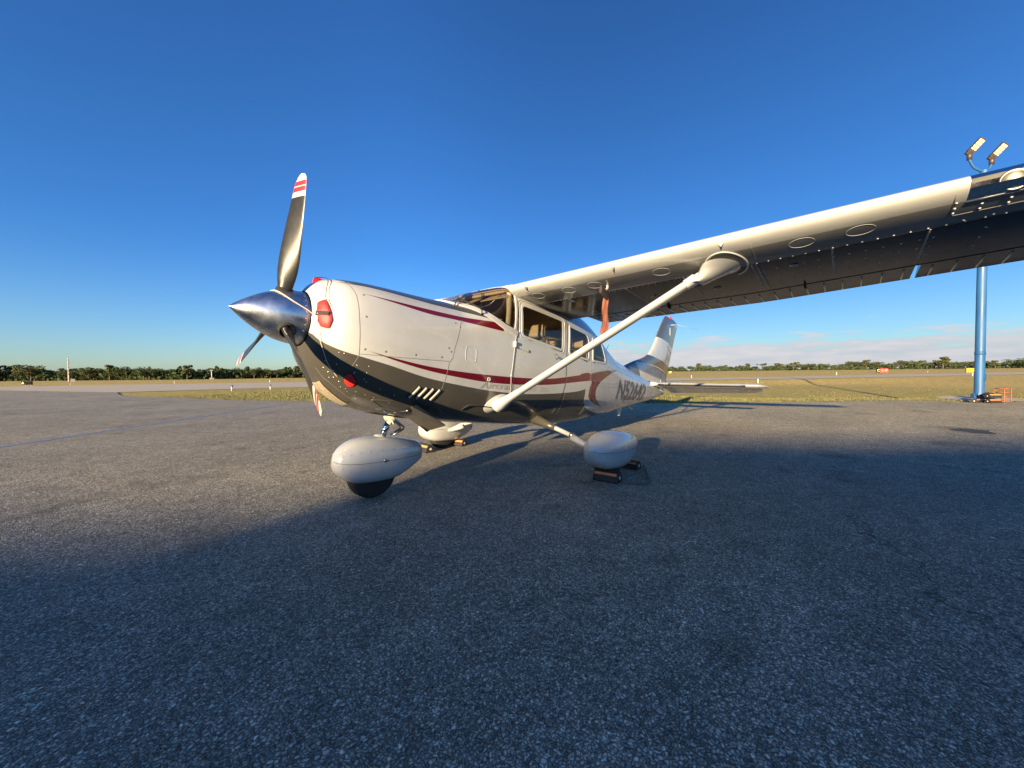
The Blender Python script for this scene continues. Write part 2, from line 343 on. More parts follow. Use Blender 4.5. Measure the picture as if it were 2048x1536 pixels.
# livery regions in side projection (x, z)
up_belly = [(-2.80, 1.26), (-2.60, 1.20), (-2.53, 1.122), (-2.43, 1.064), (-2.30, 1.03), (-2.06, .981), (-1.73, .912), (-1.35, .868), (-.96, .839), (-.50, .829), (.06, .855), (.62, .906), (.88, .955)]
belly = smooth_curve(up_belly, 6) + smooth_curve([(.885, .93), (.90, .80), (1.03, .70), (1.35, .65), (1.7, .60), (2.0, .56)], 5) + [(1.9, .3), (-2.8, .3)]
deck = [(-2.42, 1.615), (-2.30, 1.588), (-2.12, 1.582), (-1.96, 1.577), (-1.65, 1.568), (-1.39, 1.570), (-.95, 1.55), (-.95, 1.9), (-1.4, 2.2), (-2.6, 2.2)]
S1U = [(-2.31, 1.512), (-2.09, 1.505), (-1.76, 1.502), (-1.37, 1.507), (-1.03, 1.525), (-.8, 1.545)]
S1L = [(-2.31, 1.513), (-2.01, 1.483), (-1.72, 1.460), (-1.38, 1.463), (-.906, 1.454), (-.8, 1.454)]
S2U = [(-2.27, 1.078), (-1.99, 1.036), (-1.71, 1.007), (-1.38, .993), (-.99, .991), (-.54, 1.001), (.015, 1.031), (.70, 1.128), (1.14, 1.200), (1.6, 1.272), (2.11, 1.324)]
S2L = [(-2.27, 1.080), (-1.99, 1.016), (-1.70, .969), (-1.37, .938), (-.98, .918), (-.53, .926), (.026, .961), (.714, 1.043), (1.05, 1.083), (1.12, 1.094)]
_u = np.array(smooth_curve(S2U, 8)); cresc = [(2.12, 1.325)] + [(x_, float(np.interp(x_, _u[:, 0], _u[:, 1]))) for x_ in np.linspace(2.05, .98, 20)] \
      + smooth_curve([(.98, 1.078), (1.035, 1.075), (1.03, 1.03), (.985, .96), (.985, .88), (1.05, .82), (1.25, .76), (1.60, .722)], 6) \
      + smooth_curve([(1.60, .722), (1.38, .785), (1.24, .855), (1.205, .955), (1.32, 1.07), (1.58, 1.18), (1.85, 1.265), (2.12, 1.325)], 6)
# openings
win_door = roundpoly([(-.55, 1.80), (.25, 1.765), (.245, 1.395), (-.55, 1.45)], [.07, .06, .05, .06])
win_mid = roundpoly([(.405, 1.73), (.86, 1.70), (.925, 1.64), (.925, 1.35), (.405, 1.37)], [.03, .03, .04, .06, .05])
win_aft = roundpoly([(1.05, 1.68), (1.40, 1.645), (1.50, 1.40), (1.46, 1.365), (1.05, 1.355)], [.05, .04, .03, .03, .05])
wind = [(-.67, 1.465), (-.82, 1.52), (-.97, 1.578), (-1.13, 1.632), (-1.28, 1.672), (-1.40, 1.74), (-1.30, 2.2), (-.60, 2.4), (-.60, 1.93), (-.625, 1.87), (-.65, 1.6)]

xs = np.unique(np.concatenate([np.linspace(-2.58, 2.6, 330), np.linspace(2.6, 5.28, 70)]))
NP_ = 150
ph_ = np.concatenate([np.linspace(-PI / 2, PI / 2, NP_)])
ph_ = ph_ + .18 * np.sin(2 * ph_) * 0  # even spacing
XX, PPH = np.meshgrid(xs, ph_, indexing='ij'); nx, npn = XX.shape
Pp = S0(XX, PPH)                                           # port half
full = np.concatenate([Pp, (Pp * np.array([1, -1, 1]))[:, -2:0:-1]], 1)     # ring: bottom -> port -> top -> starboard
nr = full.shape[1]; FV = full.reshape(-1, 3)
PhR = np.concatenate([ph_, ph_[-2:0:-1]])
cx = .5 * (xs[:-1] + xs[1:])
I, K = np.meshgrid(np.arange(nx - 1), np.arange(nr), indexing='ij'); K2 = (K + 1) % nr
faces = np.stack([I * nr + K, (I + 1) * nr + K, (I + 1) * nr + K2, I * nr + K2], -1).reshape(-1, 4)
fc = FV[faces].mean(1); fx, fy, fz = fc.T
sdark = np.maximum(poly_sd(FV[:, 0], FV[:, 2], belly), poly_sd(FV[:, 0], FV[:, 2], deck))
sred = poly_sd(FV[:, 0], FV[:, 2], cresc)
def ci(pts, x): a = np.array(smooth_curve(pts, 8)); return np.interp(x, a[:, 0], a[:, 1])
_x, _z = FV[:, 0], FV[:, 2]; hi_ = _z > 1.25
sru = np.where(hi_, ci(S1U, _x), ci(S2U, _x)) - _z; srl = _z - np.where(hi_, ci(S1L, _x), ci(S2L, _x))
sru = np.where(hi_, np.minimum(sru, (-.83 - _x)), np.minimum(sru, 1.12 - _x)); sru = np.where(hi_ & (_x < -2.31), -.01, sru); far_ = np.minimum(sru, srl) < -.05; sru = np.where(far_, -.05, sru); srl = np.where(far_, -.05, srl)
side = np.abs(fy) > .15
g_ws = (poly_sd(fx, fz, wind) > -.004)
g_wd = side & (poly_sd(fx, fz, win_door) > -.012); g_wm = side & (poly_sd(fx, fz, win_mid) > -.012); g_wa = side & (poly_sd(fx, fz, win_aft) > -.012)
door_poly = roundpoly([(-.585, 1.845), (.335, 1.80), (.35, 1.0), (.28, .70), (-.60, .70), (-.66, 1.0), (-.63, 1.34)], [.06, .06, .1, .1, .06, .1, .1])
g_door = (fy < 0) & (poly_sd(fx, fz, door_poly) > 0) & ~g_wd
used = np.zeros(len(faces), bool)
def shell(name, mask, m, parent, off=0, label=None):
    global used
    mask = mask & ~used; used |= mask; return sub_shell(name, mask, m, parent, off, label)
def sub_shell(name, mask, m, parent, off=0, label=None, flip=False):
    f = faces[mask]; idx, inv = np.unique(f, return_inverse=True); inv = inv.reshape(f.shape)
    V = FV[idx].copy()
    if off:
        col = idx % nr; row = idx // nr; n = Sn(xs[row], np.clip(PhR[col], -PI / 2 + .002, PI / 2 - .002)); n[:, 1] *= np.where(col >= npn, -1, 1); V += n * off
    o = mk(name, V, inv[:, ::-1] if flip else inv, m, parent, True, {'dark': sdark[idx], 'red': sred[idx], 'ru': sru[idx], 'rl': srl[idx]})
    if label: o['label'] = label
    return o
ws = shell('windshield', g_ws, M['glass'], PLANE, -.002)
wins = []
for g, nm in ((g_wd, 'door'), (g_wm, 'mid'), (g_wa, 'aft')):
    for s in (-1, 1): wins.append((nm, s, shell('window', g & (np.sign(fy) == s), M['glass'], PLANE, -.006)))
fus_door = shell('door', g_door, M['body'], PLANE, .0025, 'white cabin door with the maroon stripe across it')
nose = shell('nose_bowl', fx < -2.335, M['body'], PLANE)
low_sd = np.interp(fx, [-2.4, -1.5], [1.03, 1.05])
cowlp = shell('cowl_panel', (fx < -1.49 + (1.35 - fz) * -.25 * 0) & (fz > low_sd) & (fx < -1.49), M['body'], PLANE)
lowc = shell('lower_cowl', (fx < -1.49), M['body'], PLANE)
fus = shell('fuselage', np.ones(len(faces), bool), M['body'], PLANE)
# tail end cap and nose front ring
tailcap = MB().dome((5.28, 0, 1.12), (1, 0, .15), .065, .05, 12).build('tail_cap', M['white'], PLANE, True)
# inner lining of the cabin
gi = (fx > -.66) & (fx < 2.0) & ~g_ws & ~g_wd & ~g_wm & ~g_wa
sub_shell('cabin_lining', gi, M['liner'], PLANE, -.03, flip=True)
gs = (fx > -1.34) & (fx < -.64) & (fz < 1.6) & ~g_ws
sub_shell('footwell_lining', gs, M['black'], PLANE, -.02, flip=True)
# window frames
for nm, s, w in wins:
    poly = dict(door=win_door, mid=win_mid, aft=win_aft)[nm]
    a = np.array(dense(poly, .03, True)); c = a.mean(0)
    d1 = on_side('window_frame', a.tolist(), .034, .005, M['white'], w, True, s, .001, .03)
    if nm == 'door':
        b_ = (c + (a - c) * np.array([1.085, 1.17])).tolist(); on_side('door_frame_trim', b_, .016, .004, M['white'], w, True, s, .0015, .03)
        on_side('rubber_seal', (c + (a - c) * np.array([.965, .93])).tolist(), .012, .003, M['black'], w, True, s, .0005, .03)
# door outline and panel joints
def seam(pts, parent, w=.005, closed=False, side=-1, m='seam', off=.0006): return on_side('panel_joint', pts, w, .0006, M[m], parent, closed, side, off, .02)
seam(door_poly, fus_door, .006, True, -1, 'gap', .0028)
on_side('door_edge_trim', [(-.615, 1.80), (-.635, 1.5), (-.655, 1.34), (-.69, 1.0), (-.66, .8)], .007, .002, M['white'], fus_door, False, -1, .0025)
z_ = np.linspace(1.62, 1.03, 14); seam([(-2.40, 1.60), (-2.375, 1.575), (-2.352, 1.488), (-2.341, 1.333), (-2.322, 1.148), (-2.307, 1.03), (-2.33, .95)], nose)
seam([(-2.305, 1.046), (-2.0, 1.052), (-1.52, 1.072)], cowlp); seam([(-1.36, 1.475), (-1.395, 1.42), (-1.427, 1.31), (-1.463, 1.20), (-1.479, 1.11), (-1.515, 1.06), (-1.53, .90), (-1.54, .82)], cowlp)
seam([(.30, 1.0), (.285, .8), (.26, .62)], fus, .004); seam([(1.01, 1.40), (1.0, 1.2), (.99, .95), (.97, .75), (.97, .6)], fus, .004)
seam([(1.01, 1.0), (1.9, 1.03), (3.0, 1.05), (4.6, 1.06)], fus, .003); seam([(1.05, .78), (2.2, .83), (3.4, .92), (4.7, 1.0)], fus, .003)
seam([(1.6, 1.33), (2.5, 1.28), (4.2, 1.17)], fus, .003)
for xv in (1.75, 2.35, 3.05, 3.75, 4.3): seam([(xv, float(sec(xv)[2]) - .05), (xv, 1.2), (xv, float(sec(xv)[1]) + .06)], fus, .003)
# fasteners
def fasteners(name, pts, r, parent, m, h=.3, side=-1, stuff=True):
    mb = MB(); a = np.array(pts); p = P(a[:, 0], a[:, 1], .0005, side); n = PN(a[:, 0], a[:, 1], side)
    for q, nn in zip(p, n): mb.dome(q, nn, r, r * h, 8)
    o = mb.build(name, m, parent, True)
    if stuff: o['kind'] = 'stuff'
    return o
fasteners('cowl_fastener', [(-2.30, 1.50), (-2.29, 1.33), (-2.275, 1.085), (-2.12, 1.085), (-1.86, 1.09), (-1.60, 1.10), (-1.53, 1.19), (-1.45, 1.43), (-1.40, 1.40), (-1.50, 1.16)], .009, cowlp, M['seam'], .25)
rv = [(x, .93 + .0 * x) for x in np.arange(1.05, 1.9, .045)] 
rv = []
for z in (1.44, 1.32): rv += [(x, z - .06 * max(0, x - 1)) for x in np.arange(.42, 2.9, .028)]
for x in (.37, .99, 1.03): rv += [(x, z) for z in np.arange(.62, 1.32, .03)]
for x in (.365, .385): rv += [(x, z) for z in np.arange(1.36, 1.80, .028)]
for x in (1.75, 2.35, 3.05, 3.75): rv += [(x, z) for z in np.arange(float(sec(x)[1]) + .12, float(sec(x)[2]) - .12, .035)]
rv += [(x, 1.79 - .04 * (x - .4)) for x in np.arange(.42, 1.5, .028)] + [(x, 1.765 - .04 * (x - .4)) for x in np.arange(.44, 1.3, .028)]
for x in (-2.3, -2.22, -2.42): rv += [(x, z) for z in np.arange(.86, 1.0, .05)]
rv += [(-.95 + .06 * k, .72) for k in range(3)] + [(x, .78 - .02 * k) for k, x in enumerate(np.arange(-2.3, -1.9, .07))]
fasteners('rivet', rv, .0042, fus, mat('light_rivets', (.72, .70, .66), .3, .6), .45)
mbr = MB()
for (x, z) in [(-2.48, .98), (-2.47, .93), (-2.44, .90), (-2.40, .86), (-2.36, .83), (-2.33, .79), (-2.28, .76), (-2.22, .73), (-2.16, .70), (-2.40, 1.04), (-2.43, 1.045), (-2.3, .90), (-2.2, .84), (-2.08, .79), (-1.95, .75)]:
    mbr.dome(P(x, z, .0005), PN(x, z), .0055, .003, 7)
mbr.build('cowl_screw', M['metal'], lowc, True)['kind'] = 'stuff'
# windshield base fairing (over the deck, both sides)
def base_path(o=0):
    side_pts = [(-.63, 1.455), (-.80, 1.50), (-.95, 1.557), (-1.10, 1.608), (-1.24, 1.644)]
    a = [(x, float(PH(x, z))) for x, z in side_pts]; last = a[-1][1]
    a += [(-1.335, last + (PI / 2 - last) * .33), (-1.385, last + (PI / 2 - last) * .68), (-1.40, PI / 2 - .002)]
    return smooth_curve(a, 6)
bp_ = np.array(base_path()); pp = S(bp_[:, 0], bp_[:, 1], .002); nn = Sn(bp_[:, 0], bp_[:, 1])
fl = np.array([1, -1, 1]); wv = [.075 - .02 * math.sin(i / len(bp_) * PI) for i in range(len(bp_))]
V, F = ribbon(list(pp) + list((pp * fl)[-2::-1]), list(nn) + list((nn * fl)[-2::-1]), wv + wv[-2::-1], .010)
mk('windshield_fairing', V, F, M['white'], ws, True, autos=50)
for s in (-1, 1): on_side('pillar_trim', [(-.665, 1.465), (-.645, 1.6), (-.625, 1.80), (-.60, 1.93)], .03, .006, M['white'], ws, False, s, .001)
topline = [tuple(S(-.60, float(p), .002)) for p in np.linspace(float(PH(-.6, 1.95)), PI / 2 - .002, 10)]; tn = [tuple(Sn(-.60, float(p))) for p in np.linspace(float(PH(-.6, 1.95)), PI / 2 - .002, 10)]
V, F = ribbon([Vector(p) for p in topline] + [Vector((p[0], -p[1], p[2])) for p in topline[::-1]], [Vector(p) for p in tn] + [Vector((p[0], -p[1], p[2])) for p in tn[::-1]], .04, .005)
mk('windshield_header', V, F, M['white'], ws, True)
# grab handle on the deck
hp = [P(-1.36, 1.625, .0), P(-1.34, 1.64, .05), P(-1.30, 1.655, .065), P(-1.16, 1.60, .065), P(-1.13, 1.59, .05), P(-1.11, 1.575, .0)]
MB().tube(hp, .006, 8).build('grab_handle', M['black'], PLANE, True)
# door hinge fairing, handle, lock
on_side('door_hinge', [(-.66, 1.335), (-.60, 1.325), (-.44, 1.30)], .035, .014, M['white'], fus_door, label='white hinge fairing below the front of the window')
MB().tube([P(-.665, 1.375, .012), P(-.665, 1.31, .012)], .018, 10).build('hinge_knuckle', M['white'], fus_door, True)
hd = on_side('door_handle', [(.13, 1.305), (.24, 1.285)], .028, .012, M['metal'], fus_door)
fasteners('door_lock', [(.08, 1.325)], .010, fus_door, M['metal'], .4, stuff=False)
on_side('handle_recess', roundpoly([(.105, 1.335), (.145, 1.33), (.145, 1.27), (.105, 1.275)], .012), .006, .003, M['black'], fus_door, True)
on_side('round_cap', roundpoly([(-1.02, .965), (-.99, .965), (-.99, .935), (-1.02, .935)], .012), .012, .003, M['white'], fus, True)
on_side('access_outline', roundpoly([(-1.33, 1.24), (-1.20, 1.235), (-1.20, 1.09), (-1.33, 1.095)], .04), .004, .0015, M['white'], fus, True)
# louvres on the lower cowl, four slanted slots
for k in range(4):
    xk = -1.775 + .068 * k
    a, b = (xk - .055, .735 - .004 * k), (xk + .0, .83 - .005 * k)
    lo = on_side('louver', [a, b], .040, .002, M['gap'], lowc, off=.001, step=.03)
    on_side('louver_lip', [(a[0] + .012, a[1]), (b[0] + .012, b[1])], .016, .012, M['bladewhite'], lo, off=.001, step=.03)
# boarding step / vent line behind
MB().tube([P(-1.22, .64, .005), P(-1.19, .70, .02), P(-1.05, .70, .03), P(-.86, .685, .035)], .005, 6).build('drain_tube', M['black'], PLANE, True)

# ------------------------------------------------------------------ nose details
PX, PZ = -2.714, 1.305
prof = [(-3.045, .004)] + [(-3.045 + .445 * t, .205 * math.sin(t ** .92 * PI / 2) ** .95 * 1.0) for t in np.linspace(.03, 1, 22)]
sp = MB().lathe([(x, r) for x, r in prof], (0, 0, PZ), (1, 0, 0), 64).build('spinner', M['chrome'], PLANE, True)
sp.data.set_sharp_from_angle(angle=R(40))
MB().lathe([(-2.60, .203), (-2.585, .205), (-2.58, .19), (-2.56, .18)], (0, 0, PZ), (1, 0, 0), 48).build('spinner_backplate', M['metal'], sp, autos=40)
mb = MB()
for k in range(26):
    an = 2 * PI * k / 26; mb.dome((-2.612, -.2045 * math.sin(an), PZ + .2045 * math.cos(an)), (-.05, -math.sin(an), math.cos(an)), .006, .0035, 7)
mb.build('spinner_screw', M['metal'], sp, True)['kind'] = 'stuff'
MB().lathe([(-2.585, .175), (-2.50, .175)], (0, 0, PZ), (1, 0, 0), 40).build('engine_gap', M['gap'], PLANE)
RB = 1.046
def blade():
    # blade along +z, rotation axis x; leading edge towards +y
    rs = [.10, .15, .20, .26, .32, .40, .48, .56, .64, .72, .78, .835, .872, .905, .913, .945, .97, .987, .997]
    rings = []; n = 20
    for r in rs:
        f = r
        chord = np.interp(f, [.1, .15, .2, .3, .42, .6, .8, .93, .97, .99, 1.0], [.075, .085, .105, .150, .172, .165, .140, .115, .088, .055, .03])
        th = np.interp(f, [.1, .15, .2, .3, .45, .7, 1], [1.0, .95, .6, .27, .17, .10, .07]) * chord
        beta = R(np.interp(f, [.1, .2, .4, .6, .8, 1.0], [60, 50, 35, 26, 20, 16]))
        sweep = np.interp(f, [0, .8, .93, 1.0], [0, 0, .0, -.012])
        rg = []
        for k in range(n):
            a = 2 * PI * k / n; c = math.cos(a) * chord / 2 + .08 * chord * 0 + sweep; t = math.sin(a) * th / 2 * (1 + .25 * math.cos(a) * min(1, (f - .1) * 5))
            if t < 0: t *= .55 if f > .25 else 1
            tilt = .05 * c if r > .8 else 0
            # chord direction (-sin b, cos b), thickness towards the front (-cos b, -sin b)
            rg.append((-math.sin(beta) * c - math.cos(beta) * t, math.cos(beta) * c - math.sin(beta) * t, (r - (.22 * c * min(1, max(0, (r - .75) / .08)) if r < .96 else .22 * c * max(0, (.997 - r) / .037))) * RB))
        rings.append(rg)
    V, F = loft(rings); fm = []
    bands = []; _ = [1 if .805 <= rs[i] < .83 or rs[i] >= .93 or abs(rs[i] - .865) < 1e-6 and False else (2 if .83 <= rs[i] < .865 or .90 - .03 <= rs[i] < .93 else 0) for i in range(len(rs) - 1)]
    for i in range(len(rs) - 1):
        r = (rs[i] + rs[i + 1]) / 2; c = 0
        if r >= .835: c = 1
        if .872 <= r < .905 or .913 <= r < .945: c = 2
        fm += [c] * n
    fm += [0, 1]
    return V, F, fm
BV, BF, BM = blade()
for k in range(3):
    th = -.194 + k * 2 * PI / 3
    b = mk('blade', BV, BF, [M['blade'], M['bladewhite'], M['bladered']], sp, True, fmat=BM, autos=45)
    ml_ = Matrix.Translation((PX, 0, PZ)) @ Matrix.Rotation(-th, 4, 'X'); b.matrix_local = ml_
    c = MB().lathe([(.155, .062), (.20, .060), (.205, .052), (.19, .045)], (0, 0, 0), (0, 0, 1), 20).build('blade_cuff', M['gap'], sp, True); c.matrix_local = ml_
# black boot decal and round emblem on the upper blade
bt = MB(); q = Matrix.Translation((PX, 0, PZ)) @ Matrix.Rotation(.194, 4, 'X')

# lower intake on the chin
def bottom_patch(name, x0, x1, hw, m, off, parent, y0=0, n=8, curve=0):
    V = []; F = []
    for i in range(n + 1):
        x = x0 + (x1 - x0) * i / n
        for j in range(5):
            y = y0 + hw * (j / 2 - 1); Wd, zb, zt, zm, nu, nl = [float(v) for v in sec(x)]
            ph = -math.acos(min(1, abs(y) / Wd) ** (nl / 2)); p = S(x, ph, off); V.append((p[0], math.copysign(abs(p[1]), y), p[2]))
    for i in range(n):
        for j in range(4): F.append((i * 5 + j, i * 5 + j + 1, (i + 1) * 5 + j + 1, (i + 1) * 5 + j))
    return mk(name, V, F, m, parent, True)
filt = noisy(mat('air_filter_mesh', (.30, .24, .17), .8), 60, .35, .004, 120)
bottom_patch('air_filter', -2.44, -2.20, .10, filt, .006, lowc)
ft = bottom_patch('intake_lip', -2.205, -2.185, .12, M['dark'], .020, lowc, n=2)
seam([(-2.5, .93), (-2.44, .855), (-2.36, .79), (-2.26, .72), (-2.14, .66)], lowc, .004)
on_side('cowl_blister', roundpoly([(-2.10, .70), (-1.95, .695), (-1.72, .62), (-1.78, .60), (-1.98, .64)], .03), .02, .004, M['dark'], lowc, True)
# cowl flaps and nose-wheel well
for s in (-1, 1):
    V = [(-1.74, .16, .605), (-1.74, .40, .665), (-1.40, .40, .485), (-1.44, .17, .415)]
    V = [Vector((x, s * y, z)) for x, y, z in V]; W2 = [v + Vector((0, 0, .012)) for v in V]
    mk('cowl_flap', V + W2, [(0, 1, 2, 3), (7, 6, 5, 4), (0, 4, 5, 1), (1, 5, 6, 2), (2, 6, 7, 3), (3, 7, 4, 0)], M['dark'], PLANE, False)
bottom_patch('wheel_well', -1.95, -1.62, .10, M['gap'], .004, PLANE)
MB().tube([(-1.58, -.17, .60), (-1.50, -.18, .50), (-1.42, -.18, .44)], .035, 14).build('exhaust_pipe', noisy(mat('burnt_steel', (.12, .10, .08), .5, .8), 20, .3), PLANE, True)
# small blue-black decal on nose shoulder
dq = [(-2.43, 1.585), (-2.33, 1.615), (-2.24, 1.612), (-2.20, 1.588), (-2.33, 1.583)]
a = np.array(dense(dq, .02, True)); cen = np.array([[-2.31, 1.598]]); pv = list(P(a[:, 0], a[:, 1], .0015)) + list(P(cen[:, 0], cen[:, 1], .0015)); n_ = len(a)
mk('shoulder_decal', pv, [(i, (i + 1) % n_, n_) for i in range(n_)], M['dark'], nose)

# ------------------------------------------------------------------ wings
LEX, ZL, ZT, DIH = -.72, 1.925, 1.83, .030
def tex(y): return np.interp(abs(y), [0, 2.6, 5.55], [.96, .96, .52])
def lex(y): return np.interp(abs(y), [0, 5.2, 5.62], [LEX, LEX, LEX + .10])
def foil(c, upper):
    yt = 5 * .12 * (.2969 * np.sqrt(c) - .126 * c - .3516 * c ** 2 + .2843 * c ** 3 - .1036 * c ** 4)
    yc = np.where(c < .4, .02 / .16 * (.8 * c - c * c), .02 / .36 * (.2 + .8 * c - c * c)); return yc + (yt if upper else -yt)
def WP(y, c, upper, off=0):
    """point on the wing: y span (signed), c chord fraction"""
    c = np.asarray(c, float); L = lex(y); T = tex(y); ch = T - L; dz = DIH * abs(y); zs = np.interp(abs(y), [0, 5.45, 5.62], [1, 1, .25])
    z = ZL + (ZT - ZL) * c + dz + foil(c, upper) * ch * zs + (off if upper else -off)
    return np.stack([L + ch * c, np.full_like(c, y), z], -1)
def csp(a, b, n): t = (1 - np.cos(np.linspace(0, PI, n))) / 2; return a + (b - a) * t
CU = np.concatenate([np.array([0, .002, .006, .012, .02, .035, .055, .08, .105]), [.14, .19, .252], np.linspace(.30, .735, 11)])
def wing(s):
    Yl = sorted(set([.50, .58, .75] + list(np.round(np.linspace(.75, 3.66, 30), 4)) + [3.73, 3.735] + list(np.round(np.linspace(3.8, 4.4, 9), 4)) + [4.405] + list(np.round(np.linspace(4.5, 5.45, 8), 4)) + [5.52, 5.58, 5.62]))
    rings = []
    for y in Yl:
        up = WP(s * y, CU[::-1], True); lo = WP(s * y, CU[1:], False); rings.append(np.concatenate([up, lo]))
    n = len(rings[0]); V = np.concatenate(rings); F = []; G = []; nc = len(CU)
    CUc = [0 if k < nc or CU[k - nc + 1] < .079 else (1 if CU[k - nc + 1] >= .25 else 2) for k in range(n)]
    for i in range(len(Yl) - 1):
        for k in range(n):
            f = (i * n + k, i * n + (k + 1) % n, (i + 1) * n + (k + 1) % n, (i + 1) * n + k)
            lensz = 3.734 < Yl[i] < 4.40 and s < 0 and (nc - 1 - 8) <= k < (nc - 1 + 7)
            (G if lensz else F).append(f if s > 0 else f[::-1])
    F.append(tuple(range(n)) if s < 0 else tuple(range(n))[::-1]); F.append(tuple((len(Yl) - 1) * n + k for k in range(n))[::(-1 if s < 0 else 1)])
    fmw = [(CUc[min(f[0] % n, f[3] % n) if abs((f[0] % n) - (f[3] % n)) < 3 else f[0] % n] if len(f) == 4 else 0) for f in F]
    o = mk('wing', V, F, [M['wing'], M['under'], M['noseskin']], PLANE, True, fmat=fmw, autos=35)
    if G: 
        idx = sorted(set(i for f in G for i in f)); mp_ = {a: b for b, a in enumerate(idx)}
        mk('landing_light_lens', V[idx], [tuple(mp_[i] for i in f) for f in G], M['lens'], o, True)
    # control surfaces
    def surf(name, y0, y1, m):
        rg = []; ys = np.linspace(y0, y1, 14); cs = np.array([.752, .77, .80, .85, .9, .95, 1.0])
        for y in ys:
            up = WP(s * y, cs[::-1], True); lo = WP(s * y, cs[1:], False); lo = np.concatenate([lo[:0], lo]); mid = (up[-1:] + WP(s * y, cs[:1], False)) / 2 + np.array([[-.012, 0, 0]])
            rg.append(np.concatenate([up, mid, WP(s * y, cs[:1], False), lo[:-1], WP(s * y, cs[-1:], False) - np.array([[0, 0, .003]])]))
        V, F = loft([[tuple(v) for v in r] for r in rg]); fo = mk(name, V, F, m, o, True, autos=35)
        mbv = MB(); k = y0 + .07
        while k < y1 - .05:
            c0, c1 = .80, .985; q = [WP(s * k, c, False, .0015) for c in np.linspace(c0, c1, 5)]; q = [v.reshape(3) for v in q]
            V2, F2 = ribbon(q, [(0, 0, -1)] * 5, .010, .006); mbv.add(V2, F2); k += .125
        mbv.build('corrugation', M['wing'], fo, True)['kind'] = 'stuff'
        return fo
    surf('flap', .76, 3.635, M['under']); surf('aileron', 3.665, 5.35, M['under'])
    return o
wl = wing(-1); wr = wing(1)
wl['label'] = 'port wing held up by a single strut'
s = -1
def wlow(y, c, off=0): return Vector(WP(y, c, False, off).reshape(3))
# rivet rows under the port wing
mbv = MB()
def rrow(y0, y1, c0, c1, pitch, r=.0070):
    a = wlow(y0, c0); b = wlow(y1, c1); n = max(2, int((b - a).length / pitch))
    for k in range(n + 1):
        t = k / n; y = y0 + (y1 - y0) * t; c = c0 + (c1 - c0) * t; mbv.dome(wlow(y, c, .0), (0, 0, -1), r, r * .75, 8)
rrow(-.62, -2.45, .245, .245, .030, .0055); rrow(-2.7, -5.3, .245, .245, .075, .007); rrow(-.7, -2.4, .27, .27, .055, .0045)
for yb in (-.98, -1.62, -2.15, -2.66, -3.155, -3.63, -4.5): rrow(yb, yb, .262, .62, .034)
rrow(-2.69, -2.69, .262, .66, .022, .0055)
for cc in (.36, .47, .58): rrow(-2.72, -3.60, cc, cc, .085); rrow(-3.66, -5.2, cc, cc, .20)
rrow(-1.0, -2.6, .66, .66, .09, .0032)
rrow(-3.70, -4.42, .12, .12, .1); rrow(-3.70, -4.42, .155, .155, .1); rrow(-3.70, -3.70, .08, .15, .04)
rrow(-3.76, -4.9, .232, .232, .11)
mbv.build('wing_rivets', mat('glint_pale_rivets', (.88, .86, .80), .25, .25), wl, True)['kind'] = 'stuff'  # pale head colour stands in for glints on the rivets
# spar joint and skin laps under the wing
def wrib(name, pts, w, t, m, nm=(0, 0, -1)):
    V, F = ribbon([wlow(y, c, .0008) for y, c in pts], [nm] * len(pts), w, t); return mk(name, V, F, M[m], wl, True)
wrib('skin_lap', [(y, .252) for y in np.linspace(-.62, -5.3, 40)], .008, .0008, 'seam')
wrib('flap_cove', [(y, .742) for y in np.linspace(-.76, -5.35, 40)], .022, .001, 'gap')
wrib('skin_lap', [(-2.705, c) for c in np.linspace(.05, .72, 14)], .005, .0008, 'seam')
wrib('skin_lap', [(-3.69, c) for c in np.linspace(.03, .17, 6)] + [(y, .172) for y in np.linspace(-3.72, -4.45, 6)], .004, .0012, 'seam')
# round tank and inspection covers near the leading edge
for yb, cc in ((-.75, .12), (-1.12, .125), (-1.40, .13), (-2.03, .13), (-2.995, .13), (-3.30, .13)):
    q = [wlow(yb + .072 * math.cos(a), cc + .040 * math.sin(a), .0004) for a in np.linspace(0, 2 * PI, 29)[:-1]]
    V, F = ribbon(q, [(0, 0, -1)] * 28, .0035, .0006, True); mk('access_cover', V, F, M['white'], wl, True)
q = [wlow(-3.02 + .11 * math.cos(a), .45 + .04 * math.sin(a), .001) for a in np.linspace(0, 2 * PI, 25)[:-1]]
# stall vent openings on the leading edge
for yb in (-.72, -1.68, -2.53):
    p = WP(yb, .012, False).reshape(3); V = [(p[0] - .002, yb - .028, p[2] + .012), (p[0] - .003, yb + .028, p[2] + .015), (p[0] + .006, yb, p[2] - .022)]
    V = [(v[0] - .006, v[1], v[2]) for v in V] + [(v[0] + .02, v[1], v[2]) for v in V]
    mk('vent_opening', V, [(0, 1, 2), (5, 4, 3), (0, 3, 4, 1), (1, 4, 5, 2), (2, 5, 3, 0)], M['metal'], wl, False)
# small scoops
for yb, cc in ((-.98, .30), (-2.32, .52), (-2.92, .37), (-1.75, .47)):
    V, F = ribbon([wlow(yb - .03, cc, 0), wlow(yb, cc - .004, 0), wlow(yb + .03, cc, 0)], [(0, 0, -1)] * 3, .012, .012); mk('vent_scoop', V, F, M['metal'], wl, True)
for yb, ca in ((-1.75, .745), (-2.95, .745), (-4.25, .745)):
    MB().box(wlow(yb, ca, .012), (.09, .012, .03)).build('hinge_bracket', M['gap'], wl)
